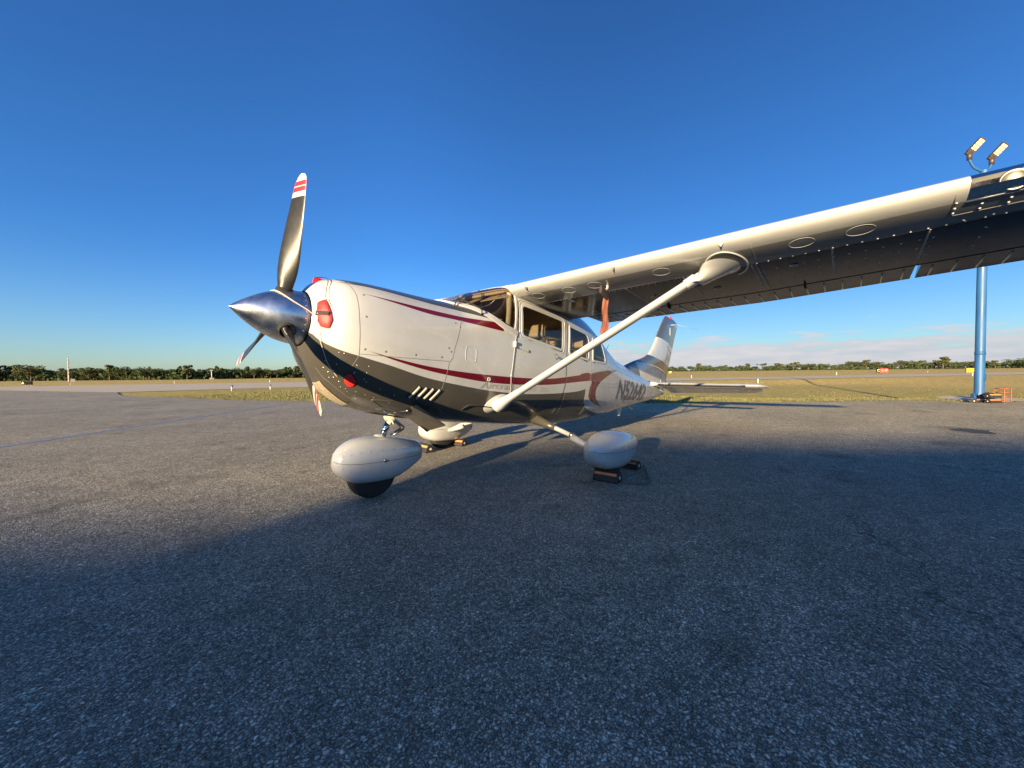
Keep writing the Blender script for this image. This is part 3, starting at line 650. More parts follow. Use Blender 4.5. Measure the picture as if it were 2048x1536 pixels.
# landing light bay
bay = MB()
for y in (-3.737, -4.398):
    q = [WP(y, c, True).reshape(3) for c in (.1, .06, .03, .01, 0)] + [WP(y, c, False).reshape(3) for c in (.01, .03, .06, .1)]
    bay.add(q, [tuple(range(len(q)))])
q0 = [WP(-3.737, .1, True).reshape(3), WP(-4.398, .1, True).reshape(3), WP(-4.398, .1, False).reshape(3), WP(-3.737, .1, False).reshape(3)]
bay.add(q0, [(0, 1, 2, 3)]); bayo = bay.build('light_bay', M['dark'], wl)
mir = noisy(mat('crumpled_reflector', (.40, .33, .22), .30, 1), 14, .3, .03, 9)
q = []; nn_ = 12
for i in range(nn_ + 1):
    y = -3.75 - .63 * i / nn_; lo = wlow(y, .03); hi = wlow(y, .095)
    q += [(lo.x + .015, y, lo.z + .012), ((lo.x + hi.x) / 2 + .03, y, lo.z + .030 + .004 * (i % 3)), (hi.x - .01, y, hi.z + .10)]
mk('reflector', q, [(3 * i + k, 3 * i + k + 1, 3 * i + k + 4, 3 * i + k + 3) for i in range(nn_) for k in range(2)], mir, wl, True)
for yb in (-3.90, -4.14):
    MB().lathe([(0, .03), (.04, .052), (.055, .057), (.06, .052), (.055, .045)], (LEX + .15, yb, ZL + DIH * 4 - .01), (-1, 0, -.05), 24).build('landing_light', noisy(mat('lamp_glass', (.16, .15, .13), .35, .6), 30, .3), wl, True)
for dzz, up_ in ((0, True), (0, False)):
    V, F = ribbon([Vector(WP(y, .085, up_, .001).reshape(3)) for y in np.linspace(-3.735, -4.40, 10)], [(0, 0, 1 if up_ else -1)] * 10, .012, .003); mk('lens_strip', V, F, M['chrome'], wl, True)
# pitot tube under the wing
pbz = wlow(-1.50, .17); MB().tube([pbz + Vector((0, 0, .02)), pbz + Vector((0, 0, -.025)), pbz + Vector((-.02, 0, -.045)), pbz + Vector((-.10, 0, -.05))], [.022, .016, .012, .009], 12, flat=.6).build('pitot_tube', M['white'], wl, True)
# struts
def strut(s):
    a = Vector((-.80, s * .53, .70)); b = Vector((-.345, s * 2.50, 1.972)); d = (b - a).normalized(); fwd = Vector((1, 0, 0)); fwd = (fwd - d * fwd.dot(d)).normalized(); nrm = d.cross(fwd)
    def ring(p, ch, th, n=24):
        o = []
        for k in range(n):
            an = 2 * PI * k / n; c = math.cos(an); t = math.sin(an); o.append(tuple(p + fwd * (c * ch / 2) + nrm * (t * th / 2 * (1 - .28 * c))))
        return o
    L = (b - a).length; ts = [0, .2, .5, .8, 1]
    V, F = loft([ring(a + d * L * t, .128, .058) for t in ts]); st = mk('strut', V, F, M['white'], PLANE, True, autos=50)
    V, F = loft([ring(a + d * (-.04), .20, .13), ring(a + d * .02, .19, .12), ring(a + d * .08, .165, .09), ring(a + d * .14, .145, .072), ring(a + d * .20, .138, .066), ring(a + d * .27, .136, .064), ring(a + d * .272, .128, .056)]); mk('strut_cuff', V, F, M['white'], st, True, autos=50)
    # saddle plate on the fuselage
    q = []; c0 = (-.80, .715)
    for k in range(36):
        an = 2 * PI * k / 36; q.append((c0[0] + .155 * math.cos(an) + .02 * math.sin(an), c0[1] + .098 * math.sin(an) + .02 * math.cos(an)))
    rings = []
    for sc, of in ((1, .0), (1, .006), (.8, .016), (.45, .035), (.2, .05)):
        aa = np.array([(c0[0] + (x - c0[0]) * sc, c0[1] + (z - c0[1]) * sc) for x, z in q]); rings.append([tuple(v) for v in P(aa[:, 0], aa[:, 1], of, s)])
    V, F = loft(rings); mk('strut_saddle', V, F, M['white'], st, True, autos=50)
    # top fairing blending into the wing
    rings = [ring(b - d * .36, .130, .060), ring(b - d * .358, .142, .074), ring(b - d * .27, .146, .082)]
    for hh, rx, ry, cx_ in ((.115, .082, .055, 0), (.085, .098, .072, -.005), (.055, .122, .095, -.01), (.032, .155, .115, -.02), (.015, .190, .130, -.03), (.004, .215, .135, -.03)):
        o = []; zc = float(WP(s * 2.50, .25, False)[2]) - hh
        for k in range(24):
            an = 2 * PI * k / 24; v = fwd * (math.cos(an)) + nrm * math.sin(an) * (1 if s < 0 else 1); lat = math.sin(an) * nrm.y
            ofs = d * (-(hh + .02) / d.z); o.append((b.x + cx_ + ofs.x + math.cos(an) * rx, s * 2.50 + ofs.y + math.copysign(1, nrm.y) * math.sin(an) * ry, zc))
        rings.append(o)
    V, F = loft(rings); mk('strut_top_fairing', V, F, M['white'], st, True, autos=60)
    if s < 0:
        zc = float(WP(-2.5, .25, False)[2]); q = [(b.x - .03 + .245 * math.cos(a_), -2.5 + .145 * math.sin(a_), zc - .002 + .0) for a_ in np.linspace(PI * .5, PI * 1.9, 30)]
        q = [Vector((x, y, float(WP(y, (x - LEX) / 1.68, False)[2]) - .002)) for x, y, z in q]; V, F = ribbon(q, [(0, 0, -1)] * len(q), .014, .007); mk('fairing_bead', V, F, M['white'], st, True)
    return st
st_l = strut(-1); st_r = strut(1)

# ------------------------------------------------------------------ tail
def slab(name, pts_fn, ys, m, parent, attrs=False):
    pass
FIN_LE = smooth_curve([(3.10, 1.47), (3.65, 1.645), (4.02, 1.74), (4.33, 1.84), (4.54, 1.98), (4.70, 2.13), (4.85, 2.31), (5.08, 2.59), (5.30, 2.83), (5.40, 2.90)], 4)
FIN_TE = [(5.55, 1.15), (5.58, 1.44), (5.87, 2.09), (6.11, 2.56), (6.22, 2.76)]
def fin():
    zl = np.concatenate([np.linspace(1.30, 2.75, 60), [2.76, 2.80, 2.84, 2.87, 2.89, 2.90]]); leA = np.array(FIN_LE); teA = np.array(FIN_TE); rings = []; cs = np.array([0, .004, .012, .03, .06, .1, .16, .24, .32, .4, .5, .6, .7])
    R1 = []; 
    def le(z): return float(np.interp(z, leA[:, 1], leA[:, 0])) if z > 1.47 else 3.1
    def te(z): return float(np.interp(z, teA[:, 1], teA[:, 0]))
    def th(z, c): 
        ch = te(z) - le(z); tk = np.interp(z, [1.3, 1.8, 2.2, 2.9], [.16, .15, .125, .10]); base = 5 * (.2969 * np.sqrt(c) - .126 * c - .3516 * c ** 2 + .2843 * c ** 3 - .1036 * c ** 4)
        return base * tk * np.interp(z, [2.75, 2.86, 2.90], [1, .7, .15])
    hinge = lambda z: te(z) - np.interp(z, [1.2, 2.75], [.52, .36])
    for z in zl:
        L = le(z); Hh = hinge(z) if z < 2.77 else te(z) + .14; cc = cs / .7; X = L + (Hh - L) * cc
        if z >= 2.77: Hh = 6.37 - (z - 2.76) * 3.2; X = L + (Hh - L) * cc
        Cn = (X - L) / (te(z) - L + .3); t = th(z, np.clip(Cn, 0, 1))
        R1.append([(x, -tt, z) for x, tt in zip(X[::-1], t[::-1])] + [(x, tt, z) for x, tt in zip(X[1:], t[1:])])
    V, F = loft(R1); V = np.array(V)
    top = [(4.2, 2.34), (4.84, 2.325), (5.18, 2.30), (5.52, 2.265), (5.87, 2.20), (6.6, 2.0), (6.6, 3.2), (4.2, 3.2)]
    band_ = smooth_curve([(3.0, 1.9), (4.04, 1.90), (4.45, 1.86), (4.76, 1.83), (5.2, 1.80), (5.7, 1.72), (6.2, 1.6)], 4) + smooth_curve([(6.2, 1.44), (5.55, 1.555), (5.2, 1.61), (4.78, 1.65), (4.3, 1.665), (3.9, 1.655), (3.66, 1.64)], 4) + [(3.8, 1.5), (3.9, 1.3), (3.0, 1.3)]
    rd = smooth_curve([(3.72, 1.635), (4.2, 1.645), (4.78, 1.625), (5.2, 1.585), (5.55, 1.53), (6.1, 1.42)], 4) + smooth_curve([(6.1, 1.345), (5.55, 1.475), (5.2, 1.55), (4.78, 1.605), (4.2, 1.635), (3.72, 1.63)], 4)
    rd2 = [(5.1, 2.24), (5.5, 2.17), (5.87, 2.09), (6.0, 2.05), (6.0, 1.985), (5.8, 2.04), (5.5, 2.135)]
    def at_(V): V = np.array(V); return {'dark': np.maximum(poly_sd(V[:, 0], V[:, 2], top), poly_sd(V[:, 0], V[:, 2], band_)), 'red': np.maximum(poly_sd(V[:, 0], V[:, 2], rd), poly_sd(V[:, 0], V[:, 2], rd2)), 'ru': np.full(len(V), -1.), 'rl': np.full(len(V), -1.)}
    fo = mk('tail_fin', V, F, M['body'], PLANE, True, at_(V), autos=50)
    # rudder
    R2 = []
    for z in np.linspace(1.18, 2.755, 50):
        Hh = hinge(z) + .012; T = te(z); X = np.linspace(Hh, T, 7); w0 = float(th(z, .70)) if z > 1.3 else .05; t = w0 * (1 - ((X - Hh) / (T - Hh))) + .003
        R2.append([(x, -tt, z) for x, tt in zip(X[::-1], t[::-1])] + [(Hh - .01, 0, z)] + [(x, tt, z) for x, tt in zip(X, t)])
    V, F = loft(R2); mk('rudder', V, F, M['body'], fo, True, at_(V), autos=40)
    MB().lathe([(0, .03), (.02, .03), (.05, .022), (.065, .006)], (5.75, 0, 2.895), (0, 0, 1), 14).build('beacon', mat('beacon_lens', (.5, .03, .02), .2), fo, True)
    for s in (-1, 1): MB().tube([(5.62, s * .02, 2.72), (5.72, s * .16, 2.73), (6.2, s * .52, 2.66)], [.008, .006, .002], 6).build('whip_antenna', M['bladewhite'], fo, True)
    # emblem: a small pale bird-like mark
    e = MB(); E_ = lambda p: (5.57 + (p[0] - 5.56) * .62, 2.545 + (p[1] - 2.53) * .75)
    for pts in ([(5.53, 2.66), (5.60, 2.62), (5.60, 2.57), (5.55, 2.60)], [(5.53, 2.58), (5.56, 2.55), (5.55, 2.51), (5.52, 2.53)], [(5.58, 2.57), (5.61, 2.56), (5.60, 2.44), (5.58, 2.45)], [(5.50, 2.48), (5.56, 2.46), (5.60, 2.40), (5.54, 2.44)]):
        pts = [E_(p) for p in pts]; e.add([(x, -.062, z) for x, z in pts] + [(x, -.045, z) for x, z in pts], [(0, 1, 2, 3), (7, 6, 5, 4), (0, 4, 5, 1), (1, 5, 6, 2), (2, 6, 7, 3), (3, 7, 4, 0)])
    e.build('tail_emblem', M['bladewhite'], fo)
    return fo
fin_o = fin()
def stab(s):
    def ch(y): a = abs(y); return np.interp(a, [0, 1.98, 2.12], [4.33, 4.62, 4.80]), np.interp(a, [0, 1.98, 2.12], [5.58, 5.50, 5.46])
    Z0 = 1.245
    def sec_(y, c0, c1, n=10):
        L, T = ch(y); cs = csp(c0, c1, n); yt = 5 * .09 * (.2969 * np.sqrt(cs) - .126 * cs - .3516 * cs ** 2 + .2843 * cs ** 3 - .1036 * cs ** 4) * (T - L) * np.interp(abs(y), [2.0, 2.12], [1, .4])
        return L + (T - L) * cs, yt
    def ring(y, c0, c1):
        X, t = sec_(y, c0, c1); return [(x, s * y, Z0 + tt) for x, tt in zip(X[::-1], t[::-1])] + [(x, s * y, Z0 - tt) for x, tt in zip(X, t)][(1 if c0 == 0 else 0):]
    V, F = loft([ring(y, 0, .60) for y in (.05, .3, .8, 1.3, 1.8, 1.98, 2.06, 2.12)]); o = mk('stabilizer', V, F, M['white'], PLANE, True, autos=40)
    V, F = loft([ring(y, .612, 1.0) for y in (.14, .5, 1.0, 1.5, 1.85, 1.98)])
    V2 = []
    for x_, y_, z_ in V:
        hx = ch(y_)[0] + (ch(y_)[1] - ch(y_)[0]) * .61; dx = x_ - hx; cq, sq = math.cos(R(17)), math.sin(R(17)); V2.append((hx + dx * cq + (z_ - Z0) * sq, y_, Z0 - dx * sq + (z_ - Z0) * cq))
    V = V2; e = mk('elevator', V, F, M['white'], o, True, autos=40)
    V, F = loft([[(4.0, s * .10, Z0 + .02 * k) for k in (-1, 1, 1, -1)], [(4.33, s * .22, Z0 + .04 * k) for k in (-1, 1, 1, -1)]])
    MB().tube([(4.36, s * .10, Z0), (4.37, s * .17, Z0), (4.38, s * .24, Z0)], [.05, .045, .03], 12).build('root_fairing', M['white'], o, True)
    mb = MB()
    for k in range(10): mb.box((4.62 + .05 * k, s * .16, Z0 - .085), (.02, .02, .03))
    V, F = ribbon([(4.5 + .1 * k, s * (.28 + .0 * k), Z0 - .047) for k in range(4)], [(0, 0, -1)] * 4, .008, .002)
    dk = mat('boot_rubber', (.025, .024, .024), .45)
    LEp = []; 
    for y in np.linspace(.25, 1.80, 14): L, T = ch(y); LEp.append(Vector((L + .012, s * y, Z0 - .012)))
    V, F = ribbon(LEp, [(-.75, 0, -.65)] * len(LEp), .045, .012); mk('deicing_boot', V, F, dk, o, True)
    mk('elevator_gap', *ribbon([(ch(y)[0] + (ch(y)[1] - ch(y)[0]) * .606, s * y, Z0 - .040) for y in np.linspace(.2, 1.95, 8)], [(0, 0, -1)] * 8, .02, .002), M['gap'], o, True)
    return o
stab(-1); stab(1)
# tail tie-down skid and small antennas
MB().tube([(3.55, 0, .80), (3.62, 0, .72), (3.72, 0, .70), (3.80, 0, .80)], .012, 8).build('tie_down_ring', M['bladewhite'], PLANE, True)
V, F = loft([[(2.95 + .05 * (i % 2), y, .70) for i, y in ((0, -.012), (1, -.012), (1, .012), (0, .012))], [(3.10 + .10 * (i % 2), y, .56) for i, y in ((0, -.006), (1, -.006), (1, .006), (0, .006))]])
mk('blade_antenna', [(2.72, -.15, .71), (2.92, -.15, .72), (2.80, -.17, .575), (2.74, -.17, .575), (2.72, -.13, .71), (2.92, -.13, .72), (2.80, -.155, .575), (2.74, -.155, .575)], [(0, 1, 2, 3), (7, 6, 5, 4), (0, 4, 5, 1), (1, 5, 6, 2), (2, 6, 7, 3), (3, 7, 4, 0)], M['bladewhite'], PLANE, False)
MB().tube([(2.38, 0, 1.55), (2.50, 0, 1.70), (2.60, 0, 1.83)], [.008, .005, .003], 6).build('rod_antenna', M['black'], PLANE, True)

# ------------------------------------------------------------------ lettering
def text_mesh(s, size, shear=0, offset=0):
    c = bpy.data.curves.new('t', 'FONT'); c.body = s; c.size = size; c.shear = shear; c.offset = offset; c.resolution_u = 3
    o = bpy.data.objects.new('t', c); COL.objects.link(o); bpy.context.view_layer.update()
    me = bpy.data.meshes.new_from_object(o.evaluated_get(bpy.context.evaluated_depsgraph_get())); bpy.data.objects.remove(o); bpy.data.curves.remove(c)
    bm = bmesh.new(); bm.from_mesh(me); bmesh.ops.triangulate(bm, faces=bm.faces[:])
    for _ in range(2):
        bmesh.ops.subdivide_edges(bm, edges=[e for e in bm.edges if e.calc_length() > size * .18], cuts=1); bmesh.ops.triangulate(bm, faces=bm.faces[:])
    V = np.array([v.co[:] for v in bm.verts]); F = [[v.index for v in f.verts] for f in bm.faces]; bm.free(); bpy.data.meshes.remove(me)
    return V, F
def side_text(name, s, x0, x1, z0, z1, m, parent, shear=0, offset=0, slope=0):
    V, F = text_mesh(s, 1, shear, offset); mn = V.min(0); mxx = V.max(0); u = (V[:, 0] - mn[0]) / (mxx[0] - mn[0]); v = (V[:, 1] - mn[1]) / (mxx[1] - mn[1])
    X = x0 + (x1 - x0) * u; Z = z0 + (z1 - z0) * v + slope * u; return mk(name, P(X, Z, .003), F, m, parent, True)
side_text('registration_number', 'N52642', 2.03, 3.66, .850, 1.185, M['letters'], fus, .26, .022, .02)
for w_, a_, b_ in (('Aircraft', -1.10, -.62), ('Sales', -.54, -.23), ('Inc.', -.15, .03)): side_text('reflected_company_name', w_, a_, b_, .856 + .012 * (a_ + 1.1), .925 + .012 * (a_ + 1.1), M['ghost'], fus, .15, .0, .006)  # blurred reflected lettering, put on the skin as pale letters

# ------------------------------------------------------------------ undercarriage
def pant(name, cx_, cy, cz, L, Wd, Hh, parent, tyre_r, tyre_w, wz, label=None, cut=True):
    """teardrop wheel fairing; nose towards -x"""
    n = 28; rings = []
    ts = [0, .02, .06, .12, .2, .3, .42, .55, .68, .8, .9, .965, 1]
    for t in ts:
        kh = float(pchip(np.array([0, .02, .06, .12, .2, .3, .42, .55, .68, .8, .9, .965, 1.]), np.array([.05, .34, .55, .75, .89, .97, 1.0, .98, .92, .84, .76, .68, .50]), np.array(t)))
        kw = float(pchip(np.array([0, .02, .06, .12, .2, .3, .42, .55, .68, .8, .9, .965, 1.]), np.array([.05, .34, .56, .76, .90, .98, 1.0, .97, .89, .77, .63, .52, .34]), np.array(t)))
        wd = Wd / 2 * kw; zt = cz + Hh * .5 * kh; zb = cz - Hh * .5 * min(1, kh * 1.08) + (0 if t < .5 else Hh * .30 * ((t - .5) / .5) ** 1.5)
        zm = cz - Hh * .06 * min(1, kh * 1.2) + Hh * .10 * t; rg = []
        for j in range(n):
            a = 2 * PI * j / n; c, s_ = math.cos(a), math.sin(a); e = .50 if s_ < 0 else .80
            rg.append((cx_ - L * .42 + L * t, cy + wd * math.copysign(abs(c) ** e, c), zm + ((zt - zm) if s_ > 0 else (zm - zb)) * math.copysign(abs(s_) ** (.6 if s_ < 0 else .92), s_)))
        rings.append(rg)
    V, F = loft(rings); o = mk(name, V, F, M['white'], parent, True, autos=60)
    if label: o['label'] = label
    # joint line between the halves
    for sgn in (-1, 1):
        pts = []; nr_ = []
        for i, t in enumerate(ts[:-1]):
            rg = rings[i]; v = rg[0] if sgn > 0 else rg[n // 2]; pts.append(Vector(v) + Vector((0, sgn * .0008, 0))); nr_.append((0, sgn, 0.05))
        V, F = ribbon(pts, nr_, .0045, .0012); mk('fairing_joint', V, F, M['seam'], o, True)
    mbs = MB()
    for i in range(2, len(ts) - 2):
        for dz_, off_ in ((-.10, 0), (.09, 0)):
            rg = rings[i]; k_ = int(n * (.5 + (.045 if dz_ < 0 else -.045))); v = Vector(rg[k_]); mbs.dome(v, (0, -1, dz_ * 3), .0045, .0018, 6)
    mbs.build('fairing_screw', M['metal'], o, True)['kind'] = 'stuff'
    return o
def wheel(cx_, cy, cz, r, w, parent):
    prof = [(-w / 2, r * .22), (-w / 2, r * .80), (-w * .42, r * .93), (-w * .2, r), (w * .2, r), (w * .42, r * .93), (w / 2, r * .80), (w / 2, r * .22)]
    o = MB().lathe(prof, (cx_, cy, cz), (0, 1, 0), 40).build('tyre', M['tyre'], parent, autos=35)
    MB().lathe([(-w * .52, r * .1), (-w * .51, r * .24), (w * .51, r * .24), (w * .52, r * .1)], (cx_, cy, cz), (0, 1, 0), 24).build('wheel_hub', M['metal'], o, autos=35)
    return o
wheel(-1.885, 0, .048, .222, .16, PLANE)
np_ = pant('nose_wheel_fairing', -1.885, 0, .172, .87, .34, .40, PLANE, .22, .16, 0, 'white teardrop fairing over the nose wheel')
MB().lathe([(0, .014), (.006, .014), (.008, .006)], (-1.86, -.166, .17), (0, -1, 0), 16).build('axle_cap', M['metal'], np_, True)

for s in (-1, 1):
    wheel(0.02, s * 1.35, .215, .215, .17, PLANE)
    mp_o = pant('main_wheel_fairing', .03, s * 1.35, .298, .98, .35, .385, PLANE, .22, .17, 0, 'white fairing over the port main wheel' if s < 0 else 'white fairing over the starboard main wheel')
    leg = MB().tube([(.06, s * .30, .56), (.05, s * .50, .50), (.04, s * .85, .40), (.02, s * 1.12, .30), (.02, s * 1.30, .22)], [.032, .030, .026, .024, .024], 16).build('main_gear_leg', M['white'], PLANE, True)
    MB().tube([(.05, s * .34, .55), (.05, s * .55, .485), (.045, s * .66, .455)], [.07, .045, .036], 16, flat=1.0).build('leg_fairing', M['dark'], leg, True)
    MB().tube([(.035, s * .88, .40), (.032, s * .91, .385)], .038, 14).build('leg_clamp', M['metal'], leg, True)
    MB().tube([(.03, s * .90, .37), (.03, s * 1.0, .33), (.025, s * 1.15, .28)], [.044, .040, .036], 14).build('leg_fairing', M['white'], leg, True)
# nose leg
ng = MB().tube([(-1.70, 0, .62), (-1.735, 0, .52)], .045, 16).tube([(-1.72, 0, .535), (-1.745, 0, .51)], .06, 16).build('nose_gear_leg', M['cream'], PLANE, autos=40)
mb = MB().tube([(-1.735, 0, .52), (-1.80, 0, .37)], .030, 20); mb.build('oleo_piston', noisy(mat('blue_chrome', (.55, .60, .68), .08, 1), 5, .05), ng, True)
mb = MB(); mb.box((-1.71, 0, .585), (.09, .11, .07)).box((-1.745, -.05, .60), (.03, .03, .06)).box((-1.68, -.045, .60), (.035, .04, .04)).tube([(-1.79, -.03, .605), (-1.70, -.055, .59)], .012, 8).tube([(-1.68, -.06, .575), (-1.66, .06, .575)], .014, 8)
mb.build('leg_casting', M['cream'], ng, autos=40)
for yy in (-.025, .025):
    MB().tube([(-1.69, yy, .52), (-1.60, yy, .455), (-1.595, yy, .43), (-1.70, yy, .375)], .009, 8).build('torque_link', M['metal'], ng, True)
MB().dome((-1.83, 0, .345), (.1, 0, 1), .075, .045, 20).build('fairing_boss', M['white'], np_, True)

# ------------------------------------------------------------------ cabin interior
def seat(x, y, z=.72, k=1.0):
    t = MB().box((x, y, z + .22), (.46, .44, .14)).box((x, y, z + .13), (.40, .38, .10)).build('seat', M['leather'], PLANE); bv(t)
    rot = Matrix.Rotation(R(14), 3, 'Y'); b = MB().box((x + .27, y, z + .52), (.11, .44, .56), rot, taper=.86).build('backrest', M['leather'], t); bv(b)
    h = MB().box((x + .36, y, z + .92), (.08, .26, .17), rot, taper=.85).build('headrest', M['leather'], t); bv(h)
def bv(o, w=.03):
    m = o.modifiers.new('bevel', 'BEVEL'); m.width = w; m.segments = 3
for x in (-.22, .78):
    for y in (-.27, .27): seat(x, y)
MB().box((.30, 0, .72), (2.3, .80, .03)).build('cabin_floor', M['black'], PLANE)
ip = MB().box((-1.0, 0, 1.36), (.05, 1.00, .40)).build('instrument_panel', M['black'], PLANE)
gsh = MB().box((-1.02, 0, 1.575), (.34, .96, .03)).build('glareshield', M['black'], ip); bv(gsh, .012)
for y in (-.27, .27):
    mb = MB().tube([(-.98, y, 1.30), (-.72, y, 1.32)], .012, 8).tube([(-.72, y - .14, 1.42), (-.72, y - .13, 1.32), (-.72, y, 1.30), (-.72, y + .13, 1.32), (-.72, y + .14, 1.42)], .014, 8); mb.build('control_yoke', M['black'], ip, True)
for y in (-.27, .27):
    vz = MB().box((-.62, y, 1.90), (.20, .40, .008), Matrix.Rotation(R(-28), 3, 'Y')).build('sun_visor', M['leather'], PLANE)
for s in (-1, 1): MB().tube([(-.70, s * .50, 1.44), (-.68, s * .485, 1.70), (-.65, s * .45, 1.90)], [.035, .032, .04], 10, flat=.7).build('door_post_lining', M['liner'], PLANE, True)
MB().box((-.50, 0, 1.995), (.14, .92, .07)).build('header_lining', M['liner'], PLANE)
MB().tube([(-1.26, 0, 1.67), (-.66, 0, 2.0)], .007, 6).build('windshield_brace', M['metal'], ws, True)
MB().box((-.62, 0, 1.80), (.02, .05, .07)).tube([(-.62, 0, 1.83), (-.62, 0, 1.98)], .006, 6).build('compass', M['black'], ws)
MB().tube([(-.66, -.40, 1.93), (-.70, -.20, 1.80), (-.74, -.05, 1.76), (-.72, .05, 1.70)], .005, 6).tube([(-.66, -.38, 1.62), (-.66, -.30, 1.66), (-.66, -.30, 1.52), (-.66, -.38, 1.50), (-.66, -.38, 1.62)], .004, 6).build('headset_cable', M['metal'], PLANE, True)

# ------------------------------------------------------------------ covers hung on the aircraft (things of their own)
BW = PLANE.matrix_basis.copy(); BW = Matrix.Rotation(.093, 4, 'Y')
def in_body(o): o.matrix_basis = BW.copy(); return o
def plug_mesh(poly, off, th, side=-1, bulge=.02):
    a = np.array(dense(poly, .012, True)); c = a.mean(0); rings = []
    for sc, of in ((1.0, off), (1.0, off + th * .6), (.93, off + th), (.6, off + th + bulge * .7), (.3, off + th + bulge)):
        b = c + (a - c) * sc; rings.append([tuple(v) for v in P(b[:, 0], b[:, 1], of, side)])
    return loft(rings)
inlet = roundpoly([(-2.555, 1.405), (-2.522, 1.428), (-2.503, 1.35), (-2.490, 1.275), (-2.502, 1.212), (-2.538, 1.222), (-2.556, 1.27), (-2.560, 1.34)], .012, 4)
V, F = plug_mesh([(-2.527 + (x + 2.527) * 1.16, 1.32 + (z - 1.32) * 1.09) for x, z in inlet], -.004, .008, -1, 0); mk('inlet_rim', V, F, M['white'], nose, True)
e1 = empty('inlet_plug'); e1.rotation_euler = (0, .093, 0); tag(e1, 'red vinyl plug with black strap filling the nose inlet beside the spinner', 'inlet plug', 'red engine inlet covers')
V, F = plug_mesh(inlet, .004, .012, -1, .006); mk('plug_body', V, F, M['plug'], e1, True, autos=50)
a = np.array(dense([(-2.558, 1.322), (-2.503, 1.319)], .006)); V, F = ribbon(P(a[:, 0], a[:, 1], .022), PN(a[:, 0], a[:, 1]), .032, .004); mk('strap', V, F, M['webbing'], e1, True)
side_t = text_mesh('RO AC', 1); 
Vt = side_t[0]; mn = Vt.min(0); mxx = Vt.max(0); X = -2.550 + .040 * (Vt[:, 0] - mn[0]) / (mxx[0] - mn[0]); Z = 1.345 + .022 * (Vt[:, 1] - mn[1]) / (mxx[1] - mn[1])
mk('plug_lettering', P(X, Z, .0225), side_t[1], M['bladered'], e1)
e2 = empty('inlet_plug'); e2.rotation_euler = (0, .093, 0); tag(e2, 'red plug standing up on the far shoulder of the nose behind the propeller root', 'inlet plug', 'red engine inlet covers')
V, F = plug_mesh(inlet, .004, .012, 1, .006); mk('plug_body', V, F, M['plug'], e2, True, autos=50)
fl_ = [(-2.46, .13, 1.60), (-2.455, .10, 1.678), (-2.423, .09, 1.686), (-2.365, .08, 1.676), (-2.318, .08, 1.661), (-2.345, .11, 1.63)]
mk('flag', [(x, y, z) for x, y, z in fl_] + [(x, y + .012, z) for x, y, z in fl_], [(0, 1, 2, 3, 4, 5), (11, 10, 9, 8, 7, 6)] + [(i, i + 6, (i + 1) % 6 + 6, (i + 1) % 6) for i in range(6)], M['plug'], e2, False)
e3 = empty('inlet_plug'); e3.rotation_euler = (0, .093, 0); tag(e3, 'small red plug in the charcoal lower cowl duct', 'inlet plug', 'red engine inlet covers')
duct = roundpoly([(-2.350, .880), (-2.320, .900), (-2.262, .832), (-2.264, .800), (-2.298, .800), (-2.332, .835)], .015, 4)
V, F = plug_mesh([(-2.31 + (x + 2.31) * 1.22, .84 + (z - .84) * 1.2) for x, z in duct], -.003, .004, -1, 0); mk('duct_rim', V, F, M['gap'], lowc, True)
V, F = plug_mesh(duct, .003, .006, -1, .003); mk('plug_body', V, F, M['plug'], e3, True, autos=50)
# cords
def cord(name, pts, r, m, label):
    o = MB().tube(smooth_curve(pts, 6), r, 6).build(name, m, None, True); in_body(o); tag(o, label, 'cord'); return o
def spn(x, an, off=.004):      # point on the spinner surface, an measured from straight up towards port
    r = float(np.interp(x, [p_[0] for p_ in prof], [p_[1] for p_ in prof])) + off; return (x, -r * math.sin(an), PZ + r * math.cos(an))
cord('cord', [spn(-2.78, -.6), spn(-2.79, -.2), spn(-2.785, .3), spn(-2.76, .7), spn(-2.70, 1.1), spn(-2.62, 1.35, .006), tuple(P(-2.57, 1.315, .010)), tuple(P(-2.548, 1.318, .028))], .003, M['cordw'], 'cream cord looped over the polished spinner to the red plug')
cord('cord', [(-2.455, .10, 1.68), tuple(P(-2.47, 1.60, .02)),  tuple(P(-2.505, 1.50, .02)), tuple(P(-2.515, 1.43, .024)), tuple(P(-2.505, 1.37, .026))], .0028, M['cordb'], 'black cord stretched from the top red flag down the white nose')
cord('cord', [tuple(P(-2.548, 1.30, .03)), tuple(P(-2.545, 1.20, .02)), tuple(P(-2.50, 1.05, .014)), tuple(P(-2.45, .95, .012)), tuple(P(-2.38, .87, .014))], .0026, M['cordw'], 'thin pale cord hanging from the nose plug to the lower red plug')

